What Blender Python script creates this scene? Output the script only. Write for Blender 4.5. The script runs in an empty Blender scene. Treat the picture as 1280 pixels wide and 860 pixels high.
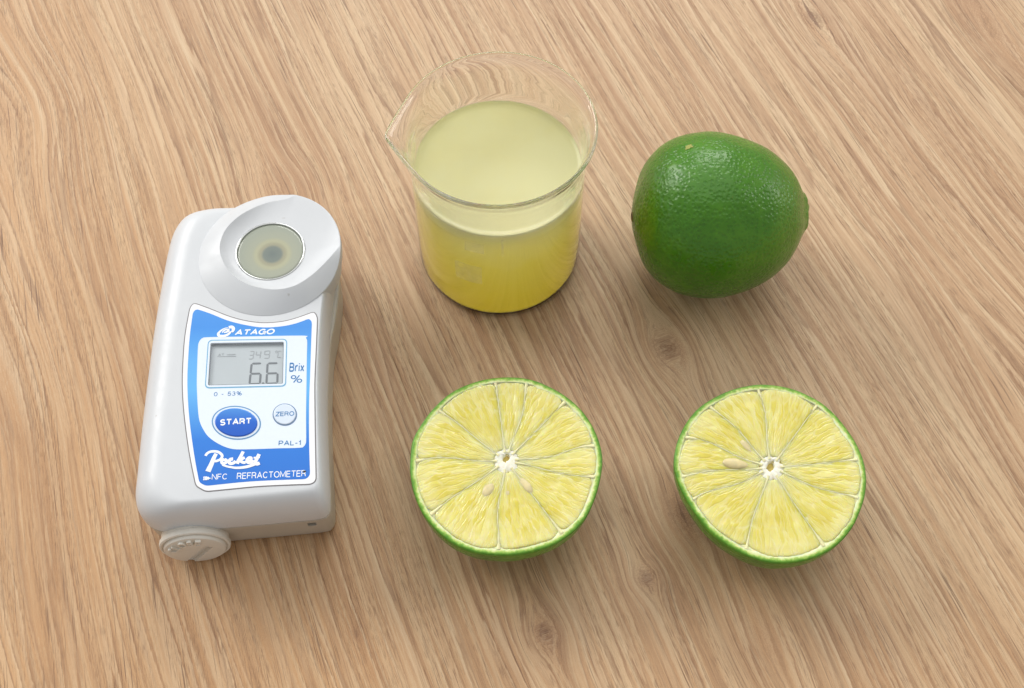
import bpy, bmesh, math, random
import numpy as np
from mathutils import Vector, Matrix, noise, geometry

random.seed(7)
SC = bpy.context.scene
COL = SC.collection
K = 0.001                      # everything below is written in millimetres

# ------------------------------------------------------------------ camera
F_PX, PITCH, CAM_H = 1600.0, math.radians(60), 355.0
cam = bpy.data.cameras.new('camera')
cam.sensor_width = 36.0
cam.lens = F_PX / 1280.0 * 36.0
cam.clip_start = 0.005
cam.clip_end = 50
cam_o = bpy.data.objects.new('camera', cam)
cam_o.location = (0, 0, CAM_H * K)
cam_o.rotation_euler = (math.pi / 2 - PITCH, 0, 0)
COL.objects.link(cam_o)
SC.camera = cam_o

# ------------------------------------------------------------------ room light
world = bpy.data.worlds.new('World')
SC.world = world
world.use_nodes = True
bg = world.node_tree.nodes['Background']
bg.inputs['Color'].default_value = (1.0, 0.985, 0.965, 1)
bg.inputs['Strength'].default_value = 0.45


def window_light(name, direction, dist, sx, sy, power, color, target=(0, 210, 10)):
    ld = bpy.data.lights.new(name, 'AREA')
    ld.shape = 'RECTANGLE'
    ld.size, ld.size_y = sx, sy
    ld.energy = power
    ld.color = color
    o = bpy.data.objects.new(name, ld)
    d = Vector(direction).normalized()
    t = Vector(target) * K
    o.location = t + d * dist
    o.rotation_euler = d.to_track_quat('Z', 'Y').to_euler()
    COL.objects.link(o)
    return o


window_light('window_light_left', (-0.70, 0.52, 0.50), 3.0, 1.5, 1.1, 52.0, (1.0, 0.98, 0.95))
window_light('window_light_back', (0.10, 0.85, 0.62), 3.2, 1.8, 0.9, 34.0, (1.0, 0.985, 0.96))
window_light('ceiling_fill', (0.0, 0.30, 1.0), 2.4, 3.0, 2.4, 19.0, (0.97, 0.985, 1.0))  # broad unseen overhead source, added to light level surfaces more than front walls
window_light('window_light_right', (0.90, 0.30, 0.42), 3.2, 0.9, 1.0, 14.0, (1.0, 0.98, 0.96))

SC.view_settings.view_transform = 'Standard'
SC.view_settings.look = 'None'
SC.view_settings.gamma = 1
SC.view_settings.exposure = 0.0
SC.cycles.use_denoising = True
SC.cycles.max_bounces = 40
SC.cycles.transmission_bounces = 28
SC.cycles.glossy_bounces = 32
SC.cycles.diffuse_bounces = 20
SC.cycles.sample_clamp_indirect = 0.0
SC.cycles.caustics_refractive = True
SC.cycles.caustics_reflective = True

CP, SP = math.cos(PITCH), math.sin(PITCH)


def at(px, py, z=0.0):
    """Point (mm) at height z seen at a pixel of the 1280x860 photograph."""
    u, v = (px - 640) / F_PX, (py - 430) / F_PX
    d = SP + v * CP
    t = (CAM_H - z) / d
    return Vector((t * u, t * (CP - v * SP), z))


# ------------------------------------------------------------------ helpers
def srgb(r, g, b):
    def f(c):
        c /= 255.0
        return c / 12.92 if c <= 0.04045 else ((c + 0.055) / 1.055) ** 2.4
    return (f(r), f(g), f(b), 1.0)


def link(name, me, parent=None, mat=None):
    o = bpy.data.objects.new(name, me)
    COL.objects.link(o)
    if parent is not None:
        o.parent = parent
    if mat is not None and len(me.materials) == 0:
        me.materials.append(mat)
    return o


def mesh(name, verts, faces, mat, parent=None, smooth=True, origin=(0, 0, 0)):
    me = bpy.data.meshes.new(name)
    ox, oy, oz = origin
    me.from_pydata([((v[0] - ox) * K, (v[1] - oy) * K, (v[2] - oz) * K) for v in verts], [], faces)
    me.update()
    if smooth:
        me.polygons.foreach_set('use_smooth', [True] * len(me.polygons))
    return link(name, me, parent, mat)


def tag(o, label=None, cat=None, group=None, kind=None):
    if label:
        o['label'] = label
    if cat:
        o['category'] = cat
    if group:
        o['group'] = group
    if kind:
        o['kind'] = kind
    return o


def empty(name, loc):
    o = bpy.data.objects.new(name, None)
    o.empty_display_size = 0.01
    o.location = Vector(loc) * K
    COL.objects.link(o)
    return o


def fix_normals(o):
    bm = bmesh.new()
    bm.from_mesh(o.data)
    bmesh.ops.recalc_face_normals(bm, faces=bm.faces)
    bm.to_mesh(o.data)
    bm.free()


def spline(pts, n, closed=True):
    """Catmull-Rom through 2-D points, resampled to n evenly spaced ones."""
    P = [Vector((p[0], p[1])) for p in pts]
    m = len(P)
    out = []
    seg = range(m) if closed else range(m - 1)
    for i in seg:
        if closed:
            a, b, c, d = P[(i - 1) % m], P[i], P[(i + 1) % m], P[(i + 2) % m]
        else:
            a, b, c, d = P[max(i - 1, 0)], P[i], P[i + 1], P[min(i + 2, m - 1)]
        for k in range(24):
            t = k / 24
            out.append(0.5 * ((2 * b) + (c - a) * t + (2 * a - 5 * b + 4 * c - d) * t * t + (3 * b - a - 3 * c + d) * t ** 3))
    if closed:
        out.append(out[0].copy())
    else:
        out.append(P[-1].copy())
    L = [0.0]
    for i in range(1, len(out)):
        L.append(L[-1] + (out[i] - out[i - 1]).length)
    res = []
    j = 0
    N = n if closed else n - 1
    for k in range(n):
        s = L[-1] * k / N
        while j < len(L) - 2 and L[j + 1] < s:
            j += 1
        w = (s - L[j]) / max(L[j + 1] - L[j], 1e-9)
        res.append(out[j].lerp(out[j + 1], min(max(w, 0), 1)))
    return res


def round_poly(pts, radii, n=7):
    """Polygon with rounded corners. radii: one number or one for each corner."""
    m = len(pts)
    P = [Vector((p[0], p[1])) for p in pts]
    out = []
    for i in range(m):
        r = radii[i] if isinstance(radii, (list, tuple)) else radii
        a, b, c = P[i - 1], P[i], P[(i + 1) % m]
        if r <= 0:
            out.append(b)
            continue
        u, v = (a - b), (c - b)
        d = min(r, u.length * 0.49, v.length * 0.49)
        p0, p1 = b + u.normalized() * d, b + v.normalized() * d
        for k in range(n + 1):
            t = k / n
            out.append((1 - t) ** 2 * p0 + 2 * t * (1 - t) * b + t * t * p1)
    return out


def grow(poly, d):
    n = len(poly)
    area = sum(poly[i].x * poly[(i + 1) % n].y - poly[(i + 1) % n].x * poly[i].y for i in range(n))
    s = 1 if area > 0 else -1
    out = []
    for i in range(n):
        t = (poly[(i + 1) % n] - poly[i - 1])
        if t.length < 1e-9:
            out.append(poly[i])
            continue
        t.normalize()
        out.append(poly[i] + Vector((t.y, -t.x)) * d * s)
    return out


def plate(name, poly, z0, z1, mat, parent, origin, bevel=0.0, hole=None):
    """A flat sheet with the outline poly from z0 up to z1, edges optionally eased."""
    loops = [[Vector((p.x, p.y, 0)) for p in poly]]
    if hole:
        loops.append([Vector((p.x, p.y, 0)) for p in hole])
    tris = geometry.tessellate_polygon(loops)
    flat = [p for l in loops for p in l]
    V, Fc = [], []
    if bevel > 0 and not hole:
        inner = grow(poly, -bevel)
        n = len(poly)
        V += [(p.x, p.y, z0) for p in poly]
        V += [(p.x, p.y, z1 - bevel * 0.8) for p in poly]
        mid = grow(poly, -bevel * 0.35)
        V += [(p.x, p.y, z1 - bevel * 0.2) for p in mid]
        V += [(p.x, p.y, z1) for p in inner]
        for r in range(3):
            for i in range(n):
                j = (i + 1) % n
                Fc.append((r * n + i, r * n + j, (r + 1) * n + j, (r + 1) * n + i))
        for t in tris:
            Fc.append(tuple(3 * n + i for i in t))
    else:
        n = len(flat)
        V += [(p.x, p.y, z0) for p in flat] + [(p.x, p.y, z1) for p in flat]
        off = 0
        for l in loops:
            m = len(l)
            for i in range(m):
                j = (i + 1) % m
                Fc.append((off + i, off + j, n + off + j, n + off + i))
            off += m
        for t in tris:
            Fc.append(tuple(n + i for i in t))
    o = mesh(name, V, Fc, mat, parent, smooth=False, origin=origin)
    fix_normals(o)
    return o


def arc(cx_, cy_, rx, ry, a0, a1, n=9):
    return [(cx_ + rx * math.cos(math.radians(a0 + (a1 - a0) * i / n)), cy_ + ry * math.sin(math.radians(a0 + (a1 - a0) * i / n))) for i in range(n + 1)]


# plain sans-serif letters as pen strokes in a box `w` wide and 1 high
GLYPH = {
    'A': (.78, [[(0, 0), (.39, 1), (.78, 0)], [(.14, .33), (.64, .33)]]),
    'B': (.66, [[(0, 0), (0, 1), (.36, 1)] + arc(.36, .76, .24, .24, 90, -90) + [(0, .52)], [(.36, .52)] + arc(.38, .26, .27, .26, 90, -90) + [(0, 0)]]),
    'C': (.76, [arc(.40, .5, .38, .5, 42, 318, 18)]),
    'D': (.74, [[(0, 0), (0, 1), (.30, 1)] + arc(.30, .5, .42, .5, 90, -90, 12) + [(0, 0)]]),
    'E': (.60, [[(.60, 1), (0, 1), (0, 0), (.61, 0)], [(0, .52), (.55, .52)]]),
    'F': (.58, [[(.58, 1), (0, 1), (0, 0)], [(0, .50), (.50, .50)]]),
    'G': (.80, [arc(.40, .5, .40, .5, 45, 360, 20)[:-2] + [(.80, .10), (.80, .46), (.46, .46)]]),
    'L': (.54, [[(0, 1), (0, 0), (.54, 0)]]),
    'M': (.84, [[(0, 0), (0, 1), (.42, .12), (.84, 1), (.84, 0)]]),
    'N': (.70, [[(0, 0), (0, 1), (.70, 0), (.70, 1)]]),
    'O': (.84, [arc(.42, .5, .42, .5, 90, 452, 28)]),
    'P': (.64, [[(0, 0), (0, 1), (.36, 1)] + arc(.36, .72, .27, .28, 90, -90) + [(0, .44)]]),
    'R': (.68, [[(0, 0), (0, 1), (.38, 1)] + arc(.38, .74, .26, .26, 90, -90) + [(0, .48)], [(.36, .48), (.54, .42), (.60, .28), (.62, .08), (.68, 0)]]),
    'S': (.66, [arc(.33, .75, .29, .25, 25, 270, 12)[:-1] + arc(.33, .25, .32, .26, 90, -155, 12)]),
    'T': (.70, [[(0, 1), (.70, 1)], [(.35, 1), (.35, 0)]]),
    'Z': (.66, [[(.02, 1), (.66, 1), (0, 0), (.66, 0)]]),
    'r': (.34, [[(0, 0), (0, .70)], [(0, .42), (.08, .62), (.22, .71), (.34, .70)]]),
    'i': (.04, [[(.02, 0), (.02, .70)], [(.02, .88), (.02, 1)]]),
    'x': (.48, [[(0, .70), (.48, 0)], [(.48, .70), (0, 0)]]),
    '%': (1.0, [arc(.22, .76, .20, .23, 90, 452, 14), arc(.78, .24, .20, .23, 90, 452, 14), [(.74, 1), (.26, 0)]]),
    '0': (.60, [arc(.30, .5, .29, .5, 90, 452, 22)]),
    '1': (.26, [[(0, .74), (.16, .82), (.24, 1), (.24, 0)]]),
    '3': (.58, [arc(.28, .75, .25, .25, 155, -80, 10) + arc(.28, .26, .29, .26, 80, -155, 12)]),
    '5': (.58, [[(.54, 1), (.10, 1), (.04, .46)] + arc(.28, .32, .29, .33, 125, -150, 12)]),
    '-': (.34, [[(0, .40), (.34, .40)]]),
    ' ': (.30, []),
}


def pen_geometry(body, width_, gap=0.22, stretch=1.0):
    """Vertices, faces of a word (height 1) drawn with strokes width_ wide, and its length."""
    V, Fc = [], []
    x0 = 0.0
    hw_ = width_ / 2
    k_ = 0
    for ch in body:
        w, strokes = GLYPH[ch]
        for st in strokes:
            k_ += 1
            pts = [Vector((hw_ + x0 + p[0] * stretch, hw_ + p[1] * (1 - width_))) for p in st]
            closed = (pts[0] - pts[-1]).length < 0.03 and len(pts) > 8
            m = len(pts)
            b = len(V)
            lift = 0.012 * (k_ % 4)
            for i, p in enumerate(pts):
                d0 = (p - pts[i - 1]) if i > 0 else (pts[1] - pts[0])
                d1 = (pts[i + 1] - p) if i < m - 1 else (pts[-1] - pts[-2])
                if d0.length < 1e-6:
                    d0 = d1
                if d1.length < 1e-6:
                    d1 = d0
                d0, d1 = d0.normalized(), d1.normalized()
                n0, n1 = Vector((-d0.y, d0.x)), Vector((-d1.y, d1.x))
                q = n0 + n1
                q = q.normalized() if q.length > 1e-3 else n0
                q = q * hw_ / max(q.dot(n0), 0.42)
                V += [(p.x + q.x, p.y + q.y, 1 + lift), (p.x - q.x, p.y - q.y, 1 + lift), (p.x + q.x, p.y + q.y, 0), (p.x - q.x, p.y - q.y, 0)]
            for i in range(m - 1):
                a, c = b + i * 4, b + i * 4 + 4
                Fc += [(a, a + 1, c + 1, c), (a, c, c + 2, a + 2), (a + 1, a + 3, c + 3, c + 1)]
            if not closed:
                Fc += [(b, b + 2, b + 3, b + 1), (b + m * 4 - 4, b + m * 4 - 3, b + m * 4 - 1, b + m * 4 - 2)]
        x0 += w * stretch + width_ + gap
    return V, Fc, x0 - gap


def text_mesh(name, body, p0, p1, height, z, mat, parent, origin, bold=0.0, shear=0.0, thick=0.035, spacing=1.0, up=None):
    """Lettering standing on the line p0-p1 (mm, x/y), stretched to fill it, cap height `height` mm."""
    pw = 0.125 + bold * 3.2
    V, Fc, L0 = pen_geometry(body, pw, 0.10 * spacing, 1.0 + max(bold, 0) * 6)
    d = (p1 - p0)
    L = d.length
    d = d.normalized()
    nrm = Vector((-d.y, d.x))
    L0s = L0 + shear
    out = []
    for x, y, zz in V:
        xx = (x + shear * y) / L0s * L
        yy = y * height
        out.append((p0.x + d.x * xx + nrm.x * yy, p0.y + d.y * xx + nrm.y * yy, z + (zz * thick if zz < 0.5 else thick + (zz - 1) * 0.5)))
    o = mesh(name, out, Fc, mat, parent, False, origin)
    return o


def ribbon(name, strokes, z, mat, parent, origin, thick=0.04):
    """Pen strokes: each a list of (x, y, width) turned into a flat ribbon with thickness."""
    V, Fc = [], []
    for st in strokes:
        pts = spline([(a[0], a[1]) for a in st], max(len(st) * 5, 8), closed=False)
        m = len(pts)
        b = len(V)
        for i, p in enumerate(pts):
            t = i / (m - 1) * (len(st) - 1)
            k = min(int(t), len(st) - 2)
            w = st[k][2] * (1 - (t - k)) + st[k + 1][2] * (t - k)
            d = pts[min(i + 1, m - 1)] - pts[max(i - 1, 0)]
            d = d.normalized() if d.length > 1e-9 else Vector((1, 0))
            q = Vector((-d.y, d.x)) * w / 2
            zt_ = z + thick + 0.05 * i / m
            V += [(p.x + q.x, p.y + q.y, zt_), (p.x - q.x, p.y - q.y, zt_ + 0.004),
                  (p.x + q.x, p.y + q.y, z), (p.x - q.x, p.y - q.y, z)]
        for i in range(m - 1):
            a, c = b + i * 4, b + i * 4 + 4
            Fc += [(a, a + 1, c + 1, c), (a, c, c + 2, a + 2), (a + 1, a + 3, c + 3, c + 1)]
        z += 0.006
    return mesh(name, V, Fc, mat, parent, smooth=False, origin=origin)


# ------------------------------------------------------------------ node helpers
class NT:
    def __init__(self, name):
        self.m = bpy.data.materials.new(name)
        self.m.use_nodes = True
        self.t = self.m.node_tree
        self.b = self.t.nodes['Principled BSDF']

    def n(self, kind, **kw):
        nd = self.t.nodes.new(kind)
        for k, v in kw.items():
            setattr(nd, k, v)
        return nd

    def l(self, a, b):
        self.t.links.new(a, b)

    def set(self, **kw):
        for k, v in kw.items():
            self.b.inputs[k.replace('_', ' ')].default_value = v
        return self

    def math(self, op, a, b=None, c=None, clamp=False):
        nd = self.n('ShaderNodeMath', operation=op, use_clamp=clamp)
        for i, x in enumerate((a, b, c)):
            if x is None:
                continue
            if isinstance(x, (int, float)):
                nd.inputs[i].default_value = x
            else:
                self.l(x, nd.inputs[i])
        return nd.outputs[0]

    def mix(self, fac, a, b, mode='MIX'):
        nd = self.n('ShaderNodeMix', data_type='RGBA', blend_type=mode)
        for i, x in ((0, fac), (6, a), (7, b)):
            if isinstance(x, (int, float)):
                nd.inputs[i].default_value = x
            elif isinstance(x, tuple):
                nd.inputs[i].default_value = x
            else:
                self.l(x, nd.inputs[i])
        return nd.outputs[2]

    def ramp(self, fac, stops, interp='LINEAR'):
        nd = self.n('ShaderNodeValToRGB')
        cr = nd.color_ramp
        cr.interpolation = interp
        while len(cr.elements) > 1:
            cr.elements.remove(cr.elements[-1])
        cr.elements[0].position = stops[0][0]
        cr.elements[0].color = self._c(stops[0][1])
        for p, c in stops[1:]:
            e = cr.elements.new(p)
            e.color = self._c(c)
        self.l(fac, nd.inputs[0])
        return nd.outputs[0]

    @staticmethod
    def _c(c):
        return (c, c, c, 1) if isinstance(c, (int, float)) else c

    def noise(self, vec, scale, detail=3.0, rough=0.55, dist=0.0, dim='3D'):
        nd = self.n('ShaderNodeTexNoise', noise_dimensions=dim)
        self.l(vec, nd.inputs['Vector'])
        nd.inputs['Scale'].default_value = scale
        nd.inputs['Detail'].default_value = detail
        nd.inputs['Roughness'].default_value = rough
        nd.inputs['Distortion'].default_value = dist
        return nd.outputs[0]

    def scaled(self, vec, s, off=(0, 0, 0), rot=0.0):
        nd = self.n('ShaderNodeMapping')
        self.l(vec, nd.inputs['Vector'])
        nd.inputs['Scale'].default_value = s
        nd.inputs['Location'].default_value = off
        nd.inputs['Rotation'].default_value = (0, 0, rot)
        return nd.outputs[0]

    def bump(self, height, strength, dist, prev=None):
        nd = self.n('ShaderNodeBump')
        nd.inputs['Strength'].default_value = strength
        nd.inputs['Distance'].default_value = dist
        self.l(height, nd.inputs['Height'])
        if prev is not None:
            self.l(prev, nd.inputs['Normal'])
        return nd.outputs[0]


def simple(name, color, rough=0.5, spec=0.5, metal=0.0, wear=0.05, scale=900.0, sss=0.0, bumpd=0.0, coat=0.0):
    """Plain painted or moulded surface with faint mottling."""
    s = NT(name)
    s.set(Roughness=rough, Metallic=metal, Specular_IOR_Level=spec, Coat_Weight=coat, Coat_Roughness=0.15)
    geo = s.n('ShaderNodeTexCoord')
    f = s.noise(geo.outputs['Object'], scale, 4.0)
    dark = tuple(c * (1 - wear) for c in color[:3]) + (1,)
    lite = tuple(min(c * (1 + wear), 1) for c in color[:3]) + (1,)
    s.l(s.ramp(f, [(0.3, dark), (0.7, lite)]), s.b.inputs['Base Color'])
    if sss:
        s.set(Subsurface_Weight=sss, Subsurface_Scale=0.001)
        s.b.inputs['Subsurface Radius'].default_value = (1.0, 0.8, 0.6)
    if bumpd:
        s.l(s.bump(s.noise(geo.outputs['Object'], scale * 2.5, 2.0), 0.5, bumpd), s.b.inputs['Normal'])
    return s.m


# ------------------------------------------------------------------ wood table
def wood_material():
    s = NT('oak_laminate')
    uv = s.n('ShaderNodeUVMap', uv_map='grain').outputs[0]      # u along the grain, v across, in cm
    uv2 = s.n('ShaderNodeUVMap', uv_map='pore').outputs[0]
    kn = s.n('ShaderNodeAttribute', attribute_name='knot').outputs['Fac']
    warm = s.n('ShaderNodeAttribute', attribute_name='warm').outputs['Fac']
    # slow warps so no streak is ruler-straight, and a fine feathering of the streak edges along the pores
    wob = s.noise(s.scaled(uv, (0.10, 1.0, 1)), 1.0, 2.0)
    fea = s.noise(s.scaled(uv2, (2.2, 26.0, 1), (1, 3, 0)), 1.0, 2.0, 0.6)
    warp = s.math('ADD', s.math('MULTIPLY', s.math('SUBTRACT', wob, 0.5), 0.30), s.math('MULTIPLY', s.math('SUBTRACT', fea, 0.5), 0.11))
    cmb = s.n('ShaderNodeCombineXYZ')
    s.l(warp, cmb.inputs[1])
    add = s.n('ShaderNodeVectorMath', operation='ADD')
    s.l(uv, add.inputs[0])
    s.l(cmb.outputs[0], add.inputs[1])
    g = add.outputs[0]
    broad = s.noise(s.scaled(g, (0.04, 0.42, 1)), 1.0, 2.0)
    streak = s.noise(s.scaled(g, (0.055, 3.7, 1), (3.1, 0, 0)), 1.0, 4.0, 0.66)
    fine = s.noise(s.scaled(g, (0.16, 16.0, 1), (9.7, 2, 0)), 1.0, 4.0, 0.68)
    base = s.ramp(broad, [(0.34, srgb(185, 144, 106)), (0.5, srgb(197, 158, 119)), (0.66, srgb(208, 174, 136))])
    base = s.mix(warm, base, s.ramp(broad, [(0.32, srgb(188, 141, 94)), (0.68, srgb(207, 161, 112))]))
    pale = s.ramp(streak, [(0.50, 0.0), (0.57, 0.6), (0.70, 1.0)])
    pale_amt = s.math('MULTIPLY', pale, s.math('SUBTRACT', 0.82, s.math('MULTIPLY', warm, 0.4)))
    c = s.mix(pale_amt, base, srgb(221, 192, 152))
    darks = s.ramp(streak, [(0.30, 0.8), (0.42, 0.4), (0.49, 0.0)])
    c = s.mix(s.math('MULTIPLY', darks, 0.55), c, srgb(160, 120, 84))
    fd = s.ramp(fine, [(0.26, 1.0), (0.38, 0.55), (0.46, 0.0)])
    c = s.mix(s.math('MULTIPLY', fd, 0.62), c, srgb(134, 96, 64))
    fl = s.ramp(fine, [(0.54, 0.0), (0.66, 0.8)])
    c = s.mix(s.math('MULTIPLY', fl, 0.36), c, srgb(224, 202, 164))
    # growth rings: each fades to pale and ends in a thin dark flank
    sv = s.n('ShaderNodeSeparateXYZ')
    s.l(g, sv.inputs[0])
    ph = s.math('ADD', s.math('MULTIPLY', sv.outputs[1], 2.7), s.math('MULTIPLY', s.noise(s.scaled(g, (0.05, 0.9, 1), (1, 9, 0)), 1.0, 3.0, 0.6), 5.5))
    ph = s.math('FRACT', ph)
    rd = s.ramp(ph, [(0.0, 1.0), (0.06, 0.85), (0.16, 0.3), (0.34, 0.0), (0.93, 0.0), (1.0, 0.6)])
    rl = s.ramp(ph, [(0.45, 0.0), (0.78, 0.75), (0.93, 1.0), (0.97, 0.0)])
    gate = s.ramp(s.noise(s.scaled(g, (0.09, 1.1, 1), (4, 1, 0)), 1.0, 2.0), [(0.36, 0.25), (0.60, 1.0)])
    notkn = s.math('SUBTRACT', 1.0, kn, clamp=True)
    gate = s.math('MULTIPLY', gate, notkn)
    c = s.mix(s.math('MULTIPLY', s.math('MULTIPLY', rd, gate), 0.62), c, srgb(132, 93, 63))
    c = s.mix(s.math('MULTIPLY', s.math('MULTIPLY', rl, gate), 0.34), c, srgb(228, 205, 170))
    # long hairline pores
    hair = s.noise(s.scaled(uv2, (0.38, 25.0, 1), (7, 1, 0)), 1.0, 2.0, 0.55)
    hgate = s.noise(s.scaled(g, (0.10, 1.4, 1), (2.5, 4.7, 0)), 1.0, 2.0, 0.6)
    hm = s.math('MULTIPLY', s.ramp(hair, [(0.33, 1.0), (0.40, 0.0)]), s.ramp(hgate, [(0.40, 0.2), (0.58, 1.0)]))
    c = s.mix(s.math('MULTIPLY', hm, 0.85), c, srgb(112, 77, 52))
    # open pores: short dark dashes gathered into bands
    pore = s.noise(s.scaled(uv2, (2.4, 40.0, 1)), 1.0, 1.5, 0.5)
    band = s.noise(s.scaled(g, (0.09, 2.1, 1), (5.5, 7.7, 0)), 1.0, 2.5, 0.6)
    pm = s.math('MULTIPLY', s.ramp(pore, [(0.36, 1.0), (0.44, 0.0)]), s.ramp(band, [(0.44, 0.10), (0.56, 1.0)]))
    c = s.mix(s.math('MULTIPLY', pm, 0.45), c, srgb(126, 88, 62))
    # knots: pale eye, dark ring, mottled brown halo
    kr = s.n('ShaderNodeAttribute', attribute_name='kring').outputs['Fac']
    kc = s.noise(s.scaled(uv, (9, 12, 1)), 1.0, 4.0, 0.65, 1.6)
    c = s.mix(s.math('MULTIPLY', kn, s.ramp(kc, [(0.36, 0.95), (0.60, 0.30)])), c, srgb(146, 102, 70))
    kd = s.math('ADD', kr, s.math('MULTIPLY', s.math('SUBTRACT', kc, 0.5), 0.55))
    ringm = s.ramp(kd, [(0.0, 0.0), (0.08, 0.0), (0.16, 0.8), (0.25, 0.25), (0.33, 0.6), (0.42, 0.1), (0.5, 0.35), (0.6, 0.0)])
    c = s.mix(s.math('MULTIPLY', ringm, s.math('MULTIPLY', kn, 1.1, clamp=True)), c, srgb(112, 76, 52))
    grit = s.noise(s.scaled(uv2, (55, 70, 1)), 1.0, 2.0)
    c = s.mix(s.ramp(grit, [(0.34, 0.26), (0.56, 0.0)]), c, srgb(120, 88, 64))
    c = s.mix(s.ramp(grit, [(0.50, 0.0), (0.68, 0.20)]), c, srgb(232, 212, 182))
    s.l(c, s.b.inputs['Base Color'])
    rr = s.ramp(fine, [(0.3, 0.56), (0.7, 0.44)])
    s.l(rr, s.b.inputs['Roughness'])
    s.set(Specular_IOR_Level=0.5)
    h = s.math('SUBTRACT', s.math('SUBTRACT', s.math('MULTIPLY', fine, 0.5), pm), s.math('MULTIPLY', hm, 0.7))
    h2 = s.math('ADD', h, s.math('MULTIPLY', grit, 0.35))
    s.l(s.bump(h2, 0.55, 0.00012), s.b.inputs['Normal'])
    return s.m


def build_table():
    xs = np.concatenate([np.linspace(-600, -215, 26)[:-1], np.arange(-215, 215.1, 1.5), np.linspace(216, 600, 26)[1:]])
    ys = np.concatenate([np.linspace(-150, 78, 16)[:-1], np.arange(78, 378.1, 1.5), np.linspace(378, 900, 32)[1:]])
    X, Y = np.meshgrid(xs, ys)
    nx, ny = len(xs), len(ys)
    a = math.radians(22.5)
    ca, sa = math.cos(a), math.sin(a)
    U = -X * sa + Y * ca
    V = X * ca + Y * sa
    # knots: (pixel, strength, half-length along grain, half-width, colour strength)
    U0, V0 = U.copy(), V.copy()
    # gentle meander
    V = V + 2.2 * np.sin(U0 / 62 + V0 / 60) + 0.3 * np.sin(U0 / 19 + V0 / 23 + 1.0) + 0.06 * np.sin(U0 / 8.5 - V0 / 14)
    knot = np.zeros_like(V)
    kring = np.full_like(V, 9.0)
    spots = [(835, 435, 1.15, 14, 8, 0.85, 7), (1018, 22, 0.9, 26, 9, 0.5, 7), (-8, 150, 0.62, 30, 24, 0.4, 9),
             (860, 640, 0.8, 14, 9, 0.7, 10), (682, 792, 1.1, 9, 6, 0.8, 5), (808, 722, 1.0, 6, 5, 0.8, 4),
             (1235, 30, 0.8, 44, 11, 0.0, 5), (1150, 128, 0.3, 9, 6, 0.2, 3), (345, 238, 0.5, 12, 12, 0.35, 9),
             (445, 792, 0.4, 7, 3, 0.7, 2.2), (-60, 560, 0.6, 60, 30, 0.0, 9), (1330, 560, 0.6, 60, 20, 0.0, 9),
             (1110, 380, 0.35, 30, 10, 0.0, 9), (960, 800, 0.5, 22, 10, 0.25, 7)]
    for px, py, k, la, wb, cs, rc in spots:
        p = at(px, py, 0)
        u0, v0 = -p.x * sa + p.y * ca, p.x * ca + p.y * sa
        du, dv = U0 - u0, V0 - v0
        gs = np.exp(-(du / la) ** 2 - (dv / wb) ** 2)
        V = V - k * dv * gs
        if cs:
            r2 = (du / (rc * 1.25)) ** 2 + (dv / rc) ** 2
            knot += cs * np.exp(-r2 * 1.4)
            kring = np.minimum(kring, np.sqrt(r2) if cs > 0.45 else 9.0)
    knot = np.clip(knot, 0, 1)
    # the lower left of the sheet is a warmer, plainer board figure
    PX = 0.5 + 0.5 * np.tanh((-(X + 62) - 0.45 * (Y - 150)) / 34)
    warm = np.clip(PX * 0.9 + 0.6 * (0.5 - 0.5 * np.tanh((Y - 140) / 40)), 0, 1)
    ap = a - math.radians(9)
    UP = -X * math.sin(ap) + Y * math.cos(ap)
    VP = X * math.cos(ap) + Y * math.sin(ap)
    w = PX
    VP = VP * w + V * (1 - w)
    UP = UP * w + U * (1 - w)
    idx = np.arange(nx * ny).reshape(ny, nx)
    q = np.stack([idx[:-1, :-1], idx[:-1, 1:], idx[1:, 1:], idx[1:, :-1]], -1).reshape(-1, 4)
    verts = np.stack([X, Y, np.zeros_like(X)], -1).reshape(-1, 3)
    # apron round the edge of the top
    ring = np.concatenate([idx[0, :], idx[1:, -1], idx[-1, -2::-1], idx[-2:0:-1, 0]])
    low = verts[ring].copy()
    low[:, 2] = -25
    n0 = len(verts)
    m = len(ring)
    verts = np.concatenate([verts, low])
    faces = [tuple(f) for f in q.tolist()]
    for i in range(m):
        j = (i + 1) % m
        faces.append((int(ring[i]), n0 + i, n0 + j, int(ring[j])))
    faces.append(tuple(n0 + i for i in range(m))[::-1])
    me = bpy.data.meshes.new('table_top')
    me.from_pydata((verts * K).tolist(), [], faces)
    me.update()

    def full(A):
        f = A.reshape(-1)
        return np.concatenate([f, f[ring]])
    li = np.empty(len(me.loops), dtype=np.int32)
    me.loops.foreach_get('vertex_index', li)
    for nm, uu, vv in (('grain', U, V), ('pore', UP, VP)):
        l = me.uv_layers.new(name=nm)
        d = np.stack([full(uu)[li] / 10, full(vv)[li] / 10], 1)
        l.data.foreach_set('uv', d.ravel().astype(np.float32))
    for nm, A in (('knot', knot), ('warm', warm), ('kring', kring)):
        at_ = me.attributes.new(nm, 'FLOAT', 'POINT')
        at_.data.foreach_set('value', full(A).astype(np.float32))
    o = link('table_top', me, None, wood_material())
    tag(o, 'pale brown oak-grain laminate table top with slanting streaks and small knots', kind='structure')
    return o


build_table()

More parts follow.
